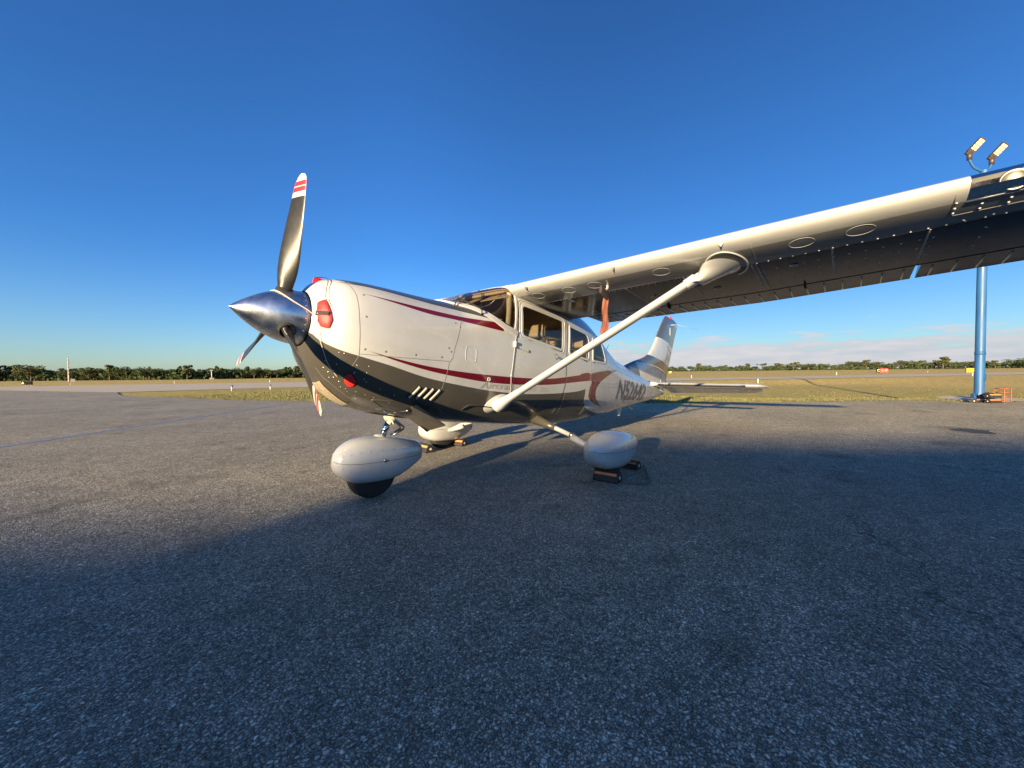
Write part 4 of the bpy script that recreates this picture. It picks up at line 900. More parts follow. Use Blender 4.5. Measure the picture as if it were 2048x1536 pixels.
# pitot cover: black pocket with a faded red ribbon
ep = empty('pitot_cover'); ep.rotation_euler = (0, .093, 0); tag(ep, 'black pitot cover with faded red ribbon hanging under the wing', 'pitot cover')
c0 = pbz + Vector((-.05, 0, -.035))
mb = MB(); prf = [(-.085, .038, .03), (-.05, .047, .034), (0, .045, .034), (.04, .05, .036), (.052, .055, .03)]; rg = []
rings = []
for dx, hz, wy in prf: rings.append([(c0.x + dx, c0.y + wy / 2 * math.cos(a_), c0.z - .03 + (.25 if dx > .02 else 0) * 0 + hz * math.sin(a_) - (dx + .085) * .25) for a_ in np.linspace(0, 2 * PI, 13)[:-1]])
V, F = loft(rings); mk('pocket', V, F, M['webbing'], ep, True, autos=60)
rb = []; rbm = MB()
zs_ = np.linspace(0, 1, 22)
for side_ in (0, 1):
    for k, t in enumerate(zs_):
        wdt = .022 + .020 * min(1, t * 2.2) ; wob = .012 * math.sin(t * 7) * t; 
        dz_ = -.085 - .345 * t
        for u_ in (-1, -.5, 0, .5, 1):
            rb.append((c0.x + .03 - .012 * t + .93 * u_ * wdt, c0.y - .37 * u_ * wdt + .006 * math.sin(u_ * 5 + t * 6) + wob + side_ * .004, c0.z + dz_ - (.05 * (1 - abs(u_ - .3)) if k == 21 else 0) + c0.x * 0))
n5 = 5; F = []
for sd_ in (0, 1):
    b0 = sd_ * 22 * n5
    for k in range(21):
        for u_ in range(4): f = (b0 + k * n5 + u_, b0 + k * n5 + u_ + 1, b0 + (k + 1) * n5 + u_ + 1, b0 + (k + 1) * n5 + u_); F.append(f if sd_ else f[::-1])
rbo = mk('ribbon', rb, F, M['flag'], ep, True)

# ------------------------------------------------------------------ world placement helpers
def gp(px, py, z=0.0):
    d = fw * FPX + rr * (px - 1024) - uu * (py - 768); t = (z - CAM.z) / d.z; return CAM + d * t
def az(px, dist):
    d = fw * FPX + rr * (px - 1024); d.z = 0; d.normalize(); return Vector((CAM.x, CAM.y, 0)) + d * dist
# ------------------------------------------------------------------ ground
def ramp_mat():
    m = bpy.data.materials.new('asphalt'); m.use_nodes = True; t = m.node_tree; b = t.nodes['Principled BSDF']; L = t.links.new
    tc = N(t, 'ShaderNodeTexCoord'); b.inputs['Roughness'].default_value = .82; b.inputs['Specular IOR Level'].default_value = .35
    def vor(sc, feat='F1'):
        v = N(t, 'ShaderNodeTexVoronoi', feature=feat); v.inputs['Scale'].default_value = sc; L(wv_.outputs[0], v.inputs['Vector']); return v
    def noi(sc, det=4, st=(1, 1, 1), ro=.5):
        mp = N(t, 'ShaderNodeMapping'); mp.inputs['Scale'].default_value = st; L(tc.outputs['Object'], mp.inputs[0]); n = N(t, 'ShaderNodeTexNoise'); n.inputs['Scale'].default_value = sc; n.inputs['Detail'].default_value = det; n.inputs['Roughness'].default_value = ro; L(mp.outputs[0], n.inputs['Vector']); return n
    def mr(src, a, b_, c, d): x = N(t, 'ShaderNodeMapRange'); L(src, x.inputs[0]); [x.inputs[i + 1].__setattr__('default_value', v) for i, v in enumerate((a, b_, c, d))]; return x.outputs[0]
    def mu(a, b_, op='MULTIPLY'):
        x = N(t, 'ShaderNodeMath', operation=op)
        for i, q in enumerate((a, b_)):
            if isinstance(q, (int, float)): x.inputs[i].default_value = q
            else: L(q, x.inputs[i])
        return x.outputs[0]
    wn = N(t, 'ShaderNodeTexNoise'); wn.inputs['Scale'].default_value = 60; L(tc.outputs['Object'], wn.inputs['Vector'])
    wv_ = N(t, 'ShaderNodeVectorMath', operation='MULTIPLY_ADD'); L(wn.outputs['Color'], wv_.inputs[0]); wv_.inputs[1].default_value = (.020, .020, 0); L(tc.outputs['Object'], wv_.inputs[2])
    v1 = vor(86); v1e = vor(86, 'DISTANCE_TO_EDGE') 
    sp_ = N(t, 'ShaderNodeSeparateColor'); L(v1.outputs['Color'], sp_.inputs[0])
    vf = vor(150); sf = N(t, 'ShaderNodeSeparateColor'); L(vf.outputs['Color'], sf.inputs[0]); stone = mu(mr(sp_.outputs[0], 0, 1, .50, 1.5), mr(sf.outputs[0], 0, 1, .72, 1.28)); rare = mr(sp_.outputs[1], .965, .99, 1, 1.7); edge = mr(v1e.outputs['Distance'], 0.0, .22, .22, 1.15)
    big = mr(noi(.45, 5, ro=.6).outputs[0], .3, .7, .86, 1.14); mid = mr(noi(5, 6, ro=.65).outputs[0], .3, .7, .78, 1.2); streak = mr(noi(1.1, 5, (.12, 1, 1), .6).outputs[0], .35, .65, .93, 1.07)
    stain = mu(mr(noi(.8, 3, ro=.4).outputs[0], .62, .74, 1, .62), mr(noi(2.3, 4, ro=.5).outputs[0], .63, .72, 1, .70)); vc = N(t, 'ShaderNodeTexVoronoi', feature='DISTANCE_TO_EDGE'); vc.inputs['Scale'].default_value = .16; nc = noi(.9, 5, ro=.6); vw = N(t, 'ShaderNodeVectorMath', operation='MULTIPLY_ADD'); L(nc.outputs['Color'], vw.inputs[0]); vw.inputs[1].default_value = (1.6, 1.6, 0); L(tc.outputs['Object'], vw.inputs[2]); L(vw.outputs[0], vc.inputs['Vector']); crk = mu(mr(vc.outputs['Distance'], .0006, .0022, .45, 1), mr(noi(.35, 2).outputs[0], .45, .5, 0, 1), 'MAXIMUM'); stain = mu(stain, crk)
    fine = mr(noi(260, 2).outputs[0], .3, .7, .75, 1.25)
    val = mu(mu(mu(stone, rare), edge), mu(mu(big, mid), mu(streak, mu(stain, fine))))
    colr = N(t, 'ShaderNodeMix', data_type='RGBA'); colr.inputs[6].default_value = (.455, .408, .325, 1); colr.inputs[7].default_value = (.505, .445, .345, 1); L(mr(noi(.25, 3).outputs[0], .35, .65, 0, 1), colr.inputs[0])
    sx = N(t, 'ShaderNodeSeparateXYZ'); L(tc.outputs['Object'], sx.inputs[0]); sand_sunlift = N(t, 'ShaderNodeMix', data_type='RGBA', blend_type='MULTIPLY'); ed_ = mu(mr(sx.outputs[0], 2.5, 9, 0, 1), mr(noi(.5, 5, ro=.6).outputs[0], .3, .6, .6, 1)); L(ed_, sand_sunlift.inputs[0]); L(colr.outputs[2], sand_sunlift.inputs[6]); sand_sunlift.inputs[7].default_value = (1.36, 1.28, 1.02, 1)  # sandy tint aft that also paints the sunlit ramp brighter and warmer
    sc_ = N(t, 'ShaderNodeVectorMath', operation='SCALE'); L(sand_sunlift.outputs[2], sc_.inputs[0]); L(val, sc_.inputs['Scale']); L(sc_.outputs[0], b.inputs['Base Color'])
    h = mu(mr(v1e.outputs['Distance'], 0, .30, 0, 1), mr(sp_.outputs[2], 0, 1, .5, 1.3)); h2 = mu(noi(200, 3).outputs[0], .35); h3 = mu(mu(h, h2, 'ADD'), mu(noi(28, 4).outputs[0], 1.2), 'ADD')
    bp = N(t, 'ShaderNodeBump'); bp.inputs['Strength'].default_value = .9; bp.inputs['Distance'].default_value = .011; L(h3, bp.inputs['Height']); L(bp.outputs[0], b.inputs['Normal'])
    return m
def grass_mat():
    m = bpy.data.materials.new('grass_ground'); m.use_nodes = True; t = m.node_tree; b = t.nodes['Principled BSDF']; L = t.links.new
    tc = N(t, 'ShaderNodeTexCoord'); b.inputs['Roughness'].default_value = .9; b.inputs['Specular IOR Level'].default_value = .15
    n1 = N(t, 'ShaderNodeTexNoise'); n1.inputs['Scale'].default_value = .06; n1.inputs['Detail'].default_value = 6; n1.inputs['Roughness'].default_value = .65; L(tc.outputs['Object'], n1.inputs['Vector'])
    n2 = N(t, 'ShaderNodeTexNoise'); n2.inputs['Scale'].default_value = 2.5; n2.inputs['Detail'].default_value = 8; n2.inputs['Roughness'].default_value = .7; L(tc.outputs['Object'], n2.inputs['Vector'])
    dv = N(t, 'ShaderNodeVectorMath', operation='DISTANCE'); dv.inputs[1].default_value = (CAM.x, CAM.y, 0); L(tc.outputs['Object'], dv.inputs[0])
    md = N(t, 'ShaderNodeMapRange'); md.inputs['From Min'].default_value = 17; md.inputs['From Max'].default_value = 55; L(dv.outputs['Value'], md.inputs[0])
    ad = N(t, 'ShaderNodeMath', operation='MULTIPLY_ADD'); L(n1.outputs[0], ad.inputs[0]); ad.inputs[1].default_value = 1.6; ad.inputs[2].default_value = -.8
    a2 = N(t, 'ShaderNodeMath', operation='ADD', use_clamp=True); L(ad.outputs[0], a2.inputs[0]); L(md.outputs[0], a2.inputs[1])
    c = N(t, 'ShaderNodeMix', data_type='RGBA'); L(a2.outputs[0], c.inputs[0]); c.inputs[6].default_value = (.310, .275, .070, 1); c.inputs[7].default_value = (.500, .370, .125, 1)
    mr = N(t, 'ShaderNodeMapRange'); mr.inputs['From Min'].default_value = .3; mr.inputs['From Max'].default_value = .7; mr.inputs['To Min'].default_value = .55; mr.inputs['To Max'].default_value = 1.35; L(n2.outputs[0], mr.inputs[0])
    s_ = N(t, 'ShaderNodeVectorMath', operation='SCALE'); L(c.outputs[2], s_.inputs[0]); L(mr.outputs[0], s_.inputs['Scale']); L(s_.outputs[0], b.inputs['Base Color'])
    bp = N(t, 'ShaderNodeBump'); bp.inputs['Distance'].default_value = .08; bp.inputs['Strength'].default_value = 1; n3 = N(t, 'ShaderNodeTexNoise'); n3.inputs['Scale'].default_value = 9; n3.inputs['Detail'].default_value = 6; L(tc.outputs['Object'], n3.inputs['Vector']); L(n3.outputs[0], bp.inputs['Height']); L(bp.outputs[0], b.inputs['Normal'])
    return m
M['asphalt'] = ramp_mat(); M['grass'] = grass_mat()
M['taxi'] = noisy(mat('worn_asphalt', (.46, .385, .275), .9), .8, .10, .004, 60, stretch=(1, 1, 1))
edge_pts = [(200, -230), (60, -70), (30, -30), (16.6, -8.4), (15.3, -4.65), (14.2, -3.3), (12.9, -2.0), (10.9, .5), (9.8, 1.75), (8.0, 5.0), (5.6, 9.6), (3.4, 13.9), (1.75, 17.8), (.9, 22.0), (.2, 25.2)]
ex = np.array(edge_pts)
near_t = [(-.6, 36.6), (1.15, 36.3), (8.7, 35.2), (13.5, 31.5), (28, 21.0), (44.3, 9.5), (53.9, 1.0), (91.4, -23.5), (260, -130)]
far_t = [(-400, 150), (-60, 96), (-8, 82), (6, 74), (22, 59), (41, 32), (56, 15.5), (75, 2.5), (133, -31.5), (330, -150)]
def terr(x, y):
    """ground height: a shallow swale beyond the ramp, a slight rise far to the right"""
    d1 = -poly_sd(x, y, ramp_poly); d2 = -poly_sd(x, y, taxi_poly)
    sw = np.clip((d1 - .6) / 5, 0, 1); sw = sw * sw * (3 - 2 * sw); s2 = np.clip((d2 - .5) / 7, 0, 1); s2 = s2 * s2 * (3 - 2 * s2)
    right = np.clip((x - 12 + (0 - y) * .4) / 8, 0, 1); near = np.clip((70 - np.hypot(x, y)) / 20, 0, 1)
    r = np.hypot(x - CAM.x, y - CAM.y); rise = np.clip((r - 120) / 240, 0, 1) * np.clip((x * .8 - y * .6) / 120, 0, 1)
    return -.42 * sw * s2 * right * near + rise * .5 - .03
ramp_poly = edge_pts + [(-.5, 26.5), (-.9, 31), (-.6, 36.6), (-8, 60), (-8, 82), (-60, 96), (-400, 150), (-400, -600), (200, -600)]
taxi_poly = near_t + [(330, -150)] + far_t[:-1][::-1] + [(-400, 60), (-9, 60)]
# grass sheet as a polar grid centred near the camera
rad = np.concatenate([np.linspace(0, 60, 80), np.geomspace(61, 7000, 60)]); an = np.linspace(0, 2 * PI, 241)[:-1]
RR, AA = np.meshgrid(rad, an, indexing='ij'); gx = 4 + RR * np.cos(AA); gy = 4 + RR * np.sin(AA); gz = terr(gx, gy)
nA = len(an); Vg = np.stack([gx, gy, gz], -1).reshape(-1, 3); Ii, Kk = np.meshgrid(np.arange(len(rad) - 1), np.arange(nA), indexing='ij')
Fg = np.stack([Ii * nA + Kk, (Ii + 1) * nA + Kk, (Ii + 1) * nA + (Kk + 1) % nA, Ii * nA + (Kk + 1) % nA], -1).reshape(-1, 4)[nA:]
tag(mk('ground', Vg, np.concatenate([Fg]), M['grass'], None, True), kind='structure')
def flat(name, poly, z, m, kind='structure', th=.0):
    bm = bmesh.new(); vs = [bm.verts.new((x, y, z)) for x, y in poly]; f = bm.faces.new(vs); bmesh.ops.triangulate(bm, faces=[f])
    me = bpy.data.meshes.new(name); bm.to_mesh(me); bm.free(); me.materials.append(m); o = bpy.data.objects.new(name, me); COL.objects.link(o)
    if o.data.polygons[0].normal.z < 0: o.data.flip_normals()
    o['kind'] = kind; return o
def rough_edge(pts, amp, step):
    o = []
    for i, p in enumerate(dense(pts, step)): o.append((p[0] + random.uniform(-amp, amp), p[1] + random.uniform(-amp, amp)))
    return o
e_r = edge_pts[:3] + rough_edge(edge_pts[3:], .07, .22)
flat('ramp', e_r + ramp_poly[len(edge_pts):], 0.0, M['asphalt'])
M['soil'] = noisy(mat('sandy_soil', (.34, .26, .16), .95), 3, .3, .004, 40)
_e = dense(edge_pts[3:], .25); _o = []; _i = []
for k in range(len(_e)):
    a_ = np.array(_e[max(0, k - 1)]); b_ = np.array(_e[min(len(_e) - 1, k + 1)]); t_ = (b_ - a_) / np.linalg.norm(b_ - a_); n_ = np.array([-t_[1], t_[0]]); n_ = n_ if n_ @ np.array([1, .5]) > 0 else -n_
    w_ = .10 + .16 * abs(math.sin(k * .37) * math.sin(k * .113)) + random.uniform(0, .10); _o.append(tuple(np.array(_e[k]) + n_ * (w_ + .1))); _i.append(tuple(np.array(_e[k]) - n_ * (w_ * .5 + random.uniform(0, .06))))
_V = [(x, y, .005) for x, y in _i] + [(x, y, -.02) for x, y in _o]; _n = len(_e)
tag(mk('soil_edge', _V, [(k, k + 1, _n + k + 1, _n + k) for k in range(_n - 1)], M['soil'], None, True), kind='structure')
flat('taxiway', taxi_poly, -.004, M['taxi'])
# painted blue line on the ramp
M['bluepaint'] = noisy(mat('faded_blue_paint', (.17, .23, .33), .85), 30, .25, .003, 80)
a = [gp(0, 897), gp(350, 844)]; dirn = (a[1] - a[0]).normalized(); pr = Vector((-dirn.y, dirn.x, 0)) * .075
p0 = a[0] - dirn * 14; p1 = gp(575, 808)
flat('painted_line', [tuple((p0 - pr)[:2]), tuple((p1 - pr)[:2]), tuple((p1 + pr)[:2]), tuple((p0 + pr)[:2])], .004, M['bluepaint'])
# asphalt repair patch / sealed joint strips
M['tar'] = noisy(mat('tar_patch', (.045, .04, .037), .8), 12, .2, .003, 60)
cc = gp(1945, 862); flat('tar_patch', [(cc.x + .34 * math.cos(t) * 1 + .05 * math.sin(3 * t), cc.y + .24 * math.sin(t) + .05 * math.cos(4 * t)) for t in np.linspace(0, 2 * PI, 25)[:-1]], .004, M['tar'])
# crack at the ramp edge with weeds handled below

# grass tufts along the ramp edge and beyond (real blades)
def tufts():
    V = []; F = []; n = 0
    E = np.array(dense(edge_pts[2:], .05)); seg = len(E)
    mid = np.array([8.0, 12.0])
    for k in range(52000):
        i = rng.integers(0, seg - 1); p = E[i]; t = E[i + 1] - E[i]; t = t / (np.linalg.norm(t) + 1e-9); nrm = np.array([-t[1], t[0]]); 
        if nrm @ np.array([1, .5]) < 0: nrm = -nrm
        d = rng.exponential(2.6) - .12
        if d > 18: continue
        q = p + nrm * d + rng.normal(0, .05, 2)
        x, y = q
        if np.hypot(x - CAM.x, y - CAM.y) > 48: continue
        V.append((x, y, d))
    A = np.array(V); z = terr(A[:, 0], A[:, 1]); inside = poly_sd(A[:, 0], A[:, 1], taxi_poly) > 0
    VV = []; FF = []
    for (x, y, d), zz, ins in zip(A, z, inside):
        if ins: continue
        h = rng.uniform(.025, .065) * (1 + .3 * (d > 1)) ; a_ = rng.uniform(0, 2 * PI); w = rng.uniform(.006, .016) * (1 + d * .08); lx, ly = rng.normal(0, .015, 2)
        zb = min(zz, .0) if d > 0 else .0; b0 = len(VV); c, s_ = math.cos(a_) * w, math.sin(a_) * w
        VV += [(x - c, y - s_, zb - .005), (x + c, y + s_, zb - .005), (x + lx, y + ly, zb + h)]; FF.append((b0, b0 + 1, b0 + 2))
    return VV, FF
gm = mat('grass_blades', (.125, .118, .042), .8); noisy(gm, 1.2, .45)
Vt_, Ft_ = tufts(); tag(mk('grass', Vt_, Ft_, gm, None, False), 'short green and straw grass growing beyond the ramp edge', 'grass', kind='stuff')

# ------------------------------------------------------------------ chocks
def chock(loc, rz, L=.34, r=.055, label='', group='black chocks with orange stripes'):
    e = empty('wheel_chock', (loc[0], loc[1], 0), (0, 0, rz)); tag(e, label, 'wheel chock', group)
    prof = [(r * 1.15, 0), (r * 1.25, .012), (r * .9, r * 1.1), (r * .4, r * 1.75), (-r * .4, r * 1.75), (-r * .9, r * 1.1), (-r * 1.25, .012), (-r * 1.15, 0)]
    V, F = loft([[(x, y, z) for x, z in prof] for y in (-L / 2, L / 2)]); mk('chock_body', V, F, M['black'], e, False)
    for sgn in (-1, 1):
        a_ = (r * .93 * sgn, r * 1.05); b_ = (r * .5 * sgn, r * 1.62)
        q = [((a_[0] * .85 + b_[0] * .15) + sgn * .002, y, a_[1] * .85 + b_[1] * .15 + .001) for y in (-L / 2 + .012, L / 2 - .012)] + [((a_[0] * .2 + b_[0] * .8) + sgn * .002, y, a_[1] * .2 + b_[1] * .8 + .001) for y in (L / 2 - .012, -L / 2 + .012)]
        qq = [(x + sgn * .003, y, z + .002) for x, y, z in q]
        mk('orange_stripe', q + qq, [(4, 5, 6, 7)[::sgn], (0, 1, 5, 4), (1, 2, 6, 5), (2, 3, 7, 6), (3, 0, 4, 7)], M['orange'], e, False)
    mbx = MB(); [mbx.lathe([(0, .017), (.004, .017)], (0, s_ * (L / 2 - .001), r * .8), (0, s_, 0), 12) for s_ in (-1, 1)]; mbx.build('rope_hole', M['cordw'], e)
    return e
def rope(pts, label): o = MB().tube(smooth_curve(pts, 8), .010, 8).build('rope', M['rope'], None, True); return tag(o, label, 'rope')
p_ = gp(1213, 962); c1 = chock((p_.x + .02, p_.y, 0), R(2), .26, .058, 'black chock with orange stripe in front of the port main wheel')
p_ = gp(1270, 936); c2 = chock((p_.x - .02, p_.y + .05, 0), R(-6), .22, .050, 'black chock with orange stripe behind the port main wheel')
a1, a2 = gp(1244, 966), gp(1286, 938)
rope([tuple(a1 + Vector((0, 0, .02))), tuple(gp(1265, 969) + Vector((0, 0, .01))), tuple(gp(1292, 968) + Vector((0, 0, .01))), tuple(gp(1299, 964) + Vector((0, 0, .012))), tuple(gp(1294, 950) + Vector((0, 0, .012))), tuple(a2 + Vector((0, 0, .04)))], 'olive rope joining the two chocks of the port wheel')
rope([tuple(gp(1186, 960) + Vector((0, 0, .03))), tuple(gp(1181, 966) + Vector((0, 0, .01))), tuple(gp(1170, 967) + Vector((0, 0, .01))), tuple(gp(1160, 964) + Vector((0, 0, .01)))], 'loose olive rope end beside the front port chock')
chock((-.30, 1.33, 0), R(-4), .34, .062, 'black chock with orange stripe in front of the starboard main wheel')
chock((.30, 1.30, 0), R(8), .30, .055, 'black chock with orange stripe behind the starboard main wheel')

# ------------------------------------------------------------------ blue light pole and the pile beside it
bp0 = gp(1958, 797); bp0.z = 0
pole = empty('light_pole', tuple(bp0)); tag(pole, 'tall sky-blue light pole with two floodlights beyond the wing tip', 'light pole')
M['bluepole'] = noisy(mat('blue_pole_paint', (.020, .092, .235), .5, 0, coat=.1), 2.5, .22, .002, 20, rough_amt=.08, stretch=(1, 1, .35))
dist = (bp0 - CAM).dot(fw)
rpo = 7.4 / FPX * dist; HP = (737 - 350) / FPX * dist + 1.1
pm = MB().tube([(0, 0, 0), (0, 0, HP * .5), (0, 0, HP)], [rpo, rpo * .95, rpo * .80], 36).build('pole', M['bluepole'], pole, autos=60)
MB().lathe([(0, rpo * 1.25), (.05, rpo * 1.25), (.06, rpo * 1.05)], (0, 0, 0), (0, 0, 1), 30).build('base_collar', M['bluepole'], pole)
MB().tube([(0, 0, 1.55), (0, 0, 1.66)], rpo * 1.04, 36).build('pole_band', M['bluepole'], pole, True)
for k in range(6):
    a_ = k * PI / 3; MB().box((rpo * 1.35 * math.cos(a_), rpo * 1.35 * math.sin(a_), .09), (.03, .16, .18), Matrix.Rotation(a_, 3, 'Z'), taper=.6).build('base_gusset', M['bluepole'], pole)
MB().box((-rpo * .55, -rpo * .86, .75), (.11, .03, .26), Matrix.Rotation(R(-32), 3, 'Z')).build('access_hatch', M['bluepole'], pole)
MB().tube([(rpo * .9, -rpo * .5, 0), (rpo * .9, -rpo * .5, 1.2), (rpo * .8, -rpo * .4, 1.3)], .016, 8).build('conduit', M['metal'], pole, True)
Rv = Vector((rr.x, rr.y, 0)).normalized(); Fv = Vector((fw.x, fw.y, 0)).normalized()
M['bronze'] = mat('bronze_metal', (.10, .075, .065), .5, .6); lens = mat('led_lens', (.72, .62, .34), .25); 
k_ = dist / FPX * 1.0
br = [Vector((0, 0, HP + 0.02)) + Rv * (-.02), Vector((0, 0, HP - .02))]
armz = lambda dx, dy: Rv * (dx * k_) + Vector((0, 0, HP + dy * k_))
MB().tube(smooth_curve([armz(-30, 28), armz(-29, 20), armz(-20, 6), armz(-4, -1), armz(6, 1), armz(12, 8), armz(14, 18)], 5), .04, 10).build('curved_bracket', M['bluepole'], pole, True)
for nm, dx, dy, tx in ((0, -30, 28, 1), (1, 14, 18, 1)):
    base = armz(dx, dy); h = MB().tube([base + Vector((0, 0, -.12)), base + Vector((0, 0, .12))], .07, 10).build('lamp_neck', M['bronze'], pole, True)
    # head: flat slab tilted towards the ramp
    rx = Rv * (22 * k_) + Vector((0, 0, 30 * k_)); L = rx.length * .72; ax = (Rv * 17 + Vector((0, 0, 27)) - Fv * 14).normalized(); wd = (Rv * 1.0 - Fv * .25 - Vector((0, 0, .05))); wd = (wd - ax * wd.dot(ax)).normalized(); n_ = ax.cross(wd).normalized()
    if n_.dot(-Fv) < 0: n_ = -n_
    rot = Matrix((ax, wd, n_)).transposed(); c = base + Vector((0, 0, .12)) + ax * (L * .52)
    hd = MB().box(c, (L, L * .46, .07), rot).box(c - ax * L * .50, (.18, L * .40, .10), rot).build('lamp_head', M['bronze'], pole)
    for q in range(4): MB().box(c + ax * (L * (-.29 + .205 * q)) + n_ * .038, (L * .17, L * .36, .012), rot).build('lamp_lens', lens, hd)
# concrete footing
foot = flat('concrete_pad', [(bp0.x + 1.6 * math.cos(t) * (1 + .1 * math.sin(3 * t)), bp0.y + 1.0 * math.sin(t)) for t in np.linspace(0, 2 * PI, 20)[:-1]], .006, noisy(mat('concrete', (.50, .42, .29), .9), 6, .15))
pile0 = gp(2003, 806)
def pc(i, dx, dz, dy=0, rz=0, L=.55, lab=''):
    v = pile0 + Rv * dx + Fv * dy; e = chock((v.x, v.y), math.atan2(Rv.y, Rv.x) - PI / 2 + rz, L, .075, lab, 'chocks piled by the blue pole'); e.location.z = dz; return e
pc(0, -.26, 0, 0, .05, .36, 'front bottom chock of the pile beside the blue pole'); pc(1, -.24, .16, .02, -.03, .34, 'chock on top of the pile beside the blue pole')
pc(2, -.56, 0, .2, .5, .30, 'black chock leaning between the blue pole and the pile'); pc(3, -.10, 0, .28, .1, .36, 'chock at the back of the pile beside the blue pole'); pc(4, -.06, .16, .28, .05, .32, 'rear upper chock of the pile beside the blue pole')
rk = empty('wire_rack', tuple(pile0 + Rv * .02)); rk.rotation_euler = (0, 0, math.atan2(Rv.y, Rv.x)); tag(rk, 'orange wire rack standing at the right end of the chock pile', 'rack')
fr = [(-.09, -.12, 0), (.12, -.12, 0), (.12, .12, 0), (-.09, .12, 0)]
for x, y, _ in fr: MB().tube([(x, y, 0), (x, y, .46)], .014, 6).build('post', M['rack'], rk, True)
for zz in (.05, .20, .33, .45):
    for i in range(4): a_, b_ = fr[i], fr[(i + 1) % 4]; MB().tube([(a_[0], a_[1], zz), (b_[0], b_[1], zz)], .012, 6).build('rail', M['rack'], rk, True)
bl = MB().tube([tuple(gp(1962, 801) + Vector((0, 0, .1))), tuple(gp(1975, 803) + Vector((0, 0, .16))), tuple(gp(1985, 806) + Vector((0, 0, .1)))], [.10, .14, .07], 12).build('tarpaulin', M['webbing'], None, True); tag(bl, 'crumpled dark tarp lying at the foot of the blue pole', 'tarpaulin')

# ------------------------------------------------------------------ signs, markers, masts
def sign(px, dist, wpx, hpx, basepx, faces_, name, label, cat='airfield sign'):
    c = az(px, dist); k = (c - CAM).dot(fw) / FPX; w = wpx * k; h = hpx * k; z0 = float(terr(np.array([c.x]), np.array([c.y]))[0])
    e = empty(name, (c.x, c.y, z0)); e.rotation_euler = (0, 0, math.atan2(Rv.y, Rv.x)); tag(e, label, cat)
    leg = max(.15, basepx * k); MB().box((0, .0, leg + h / 2), (w, .18, h)).build('sign_box', M['black'], e)
    for s_ in (-.4, -.13, .13, .4): MB().tube([(s_ * w, 0, 0), (s_ * w, 0, leg)], .03, 6).build('sign_leg', M['bladewhite'], e, True)
    x = -w / 2
    for frac, colm, txt, tm in faces_:
        ww = w * frac; pnl = MB().box((x + ww / 2, -.096, leg + h / 2), (ww * .97, .012, h * .9)).build('sign_panel', colm, e)
        if txt:
            V, F = text_mesh(txt, 1, 0, .02); mn = V.min(0); mxx = V.max(0); tw = ww * .8; th_ = h * .58
            mk('sign_lettering', [(x + ww * .1 + tw * (v[0] - mn[0]) / (mxx[0] - mn[0]), -.106, leg + h / 2 - th_ / 2 + th_ * (v[1] - mn[1]) / (mxx[1] - mn[1])) for v in V], F, tm, e)
        x += ww
    return e
rdp = mat('sign_red', (.55, .03, .02), .5); ylp = mat('sign_yellow', (.75, .58, .05), .5); whp = M['bladewhite']; bkp = mat('sign_black', (.010, .010, .010), .95, spec=.05)
yll = mat('sign_letter_yellow', (.8, .6, .1), .5)
sign(1764, 130, 23, 8.5, 1.5, [(.28, bkp, 'C', yll), (.72, rdp, '12-30', whp)], 'runway_sign', 'red runway sign reading 12-30 in front of the distant trees')
sign(1941, 120, 19, 8.5, 2.0, [(.45, ylp, '<', bkp), (.55, ylp, 'C', bkp)], 'taxiway_sign', 'yellow taxiway sign seen left of the blue pole')
sign(54, 88, 20.5, 7.5, .4, [(.35, bkp, 'A', yll), (.65, bkp, '', None)], 'black_sign', 'black airfield sign on the grass at the far left')
e_ = sign(1340, 170, 5, 3.6, .8, [(1.0, ylp, '', None)], 'small_sign', 'small yellow sign far off beside the tail fin')
def marker(px, py, h, label, top=True):
    p = gp(px, py); dist = (p - Vector((CAM.x, CAM.y, 0))).length
    if dist > 140: p = az(px, 140); dist = 140
    k = (p - CAM).dot(fw) / FPX; z0 = float(terr(np.array([p.x]), np.array([p.y]))[0]); hh = h * k; e = empty('edge_marker', (p.x, p.y, z0)); tag(e, label, 'edge marker', 'white edge markers along the taxiway')
    MB().tube([(0, 0, -.02), (0, 0, hh * .72)], hh * .13, 12).build('post', M['bladewhite'], e, True)
    MB().lathe([(hh * .70, hh * .15), (hh * .78, hh * .17), (hh * .95, hh * .13), (hh, hh * .05)], (0, 0, 0), (0, 0, 1), 12).build('lamp', mat('marker_lens', (.05, .08, .2), .3) if top else M['bladewhite'], e, True)
marker(464, 781, 12, 'white edge marker with dark lamp, nearest one left of the propeller'); marker(541, 778.5, 10, 'white edge marker with dark lamp between the propeller tips')
marker(349, 767, 5, 'small white marker on the far side of the taxiway at left', False); marker(540, 765, 6, 'small white marker on the far side of the taxiway near the propeller', False)
marker(141, 770.5, 4, 'tiny white marker below the red and white mast', False)
marker(1383, 756, 6, 'white marker just right of the tail fin', False); marker(1516, 761, 9, 'white marker above the end of the tailplane', False); marker(1673, 750, 6, 'white marker on the far grass between tail and sign', False)
marker(1945, 752, 7, 'white marker at the left edge of the blue pole', False); marker(1855, 739, 3, 'tiny white marker on the far grass right of the red sign', False)
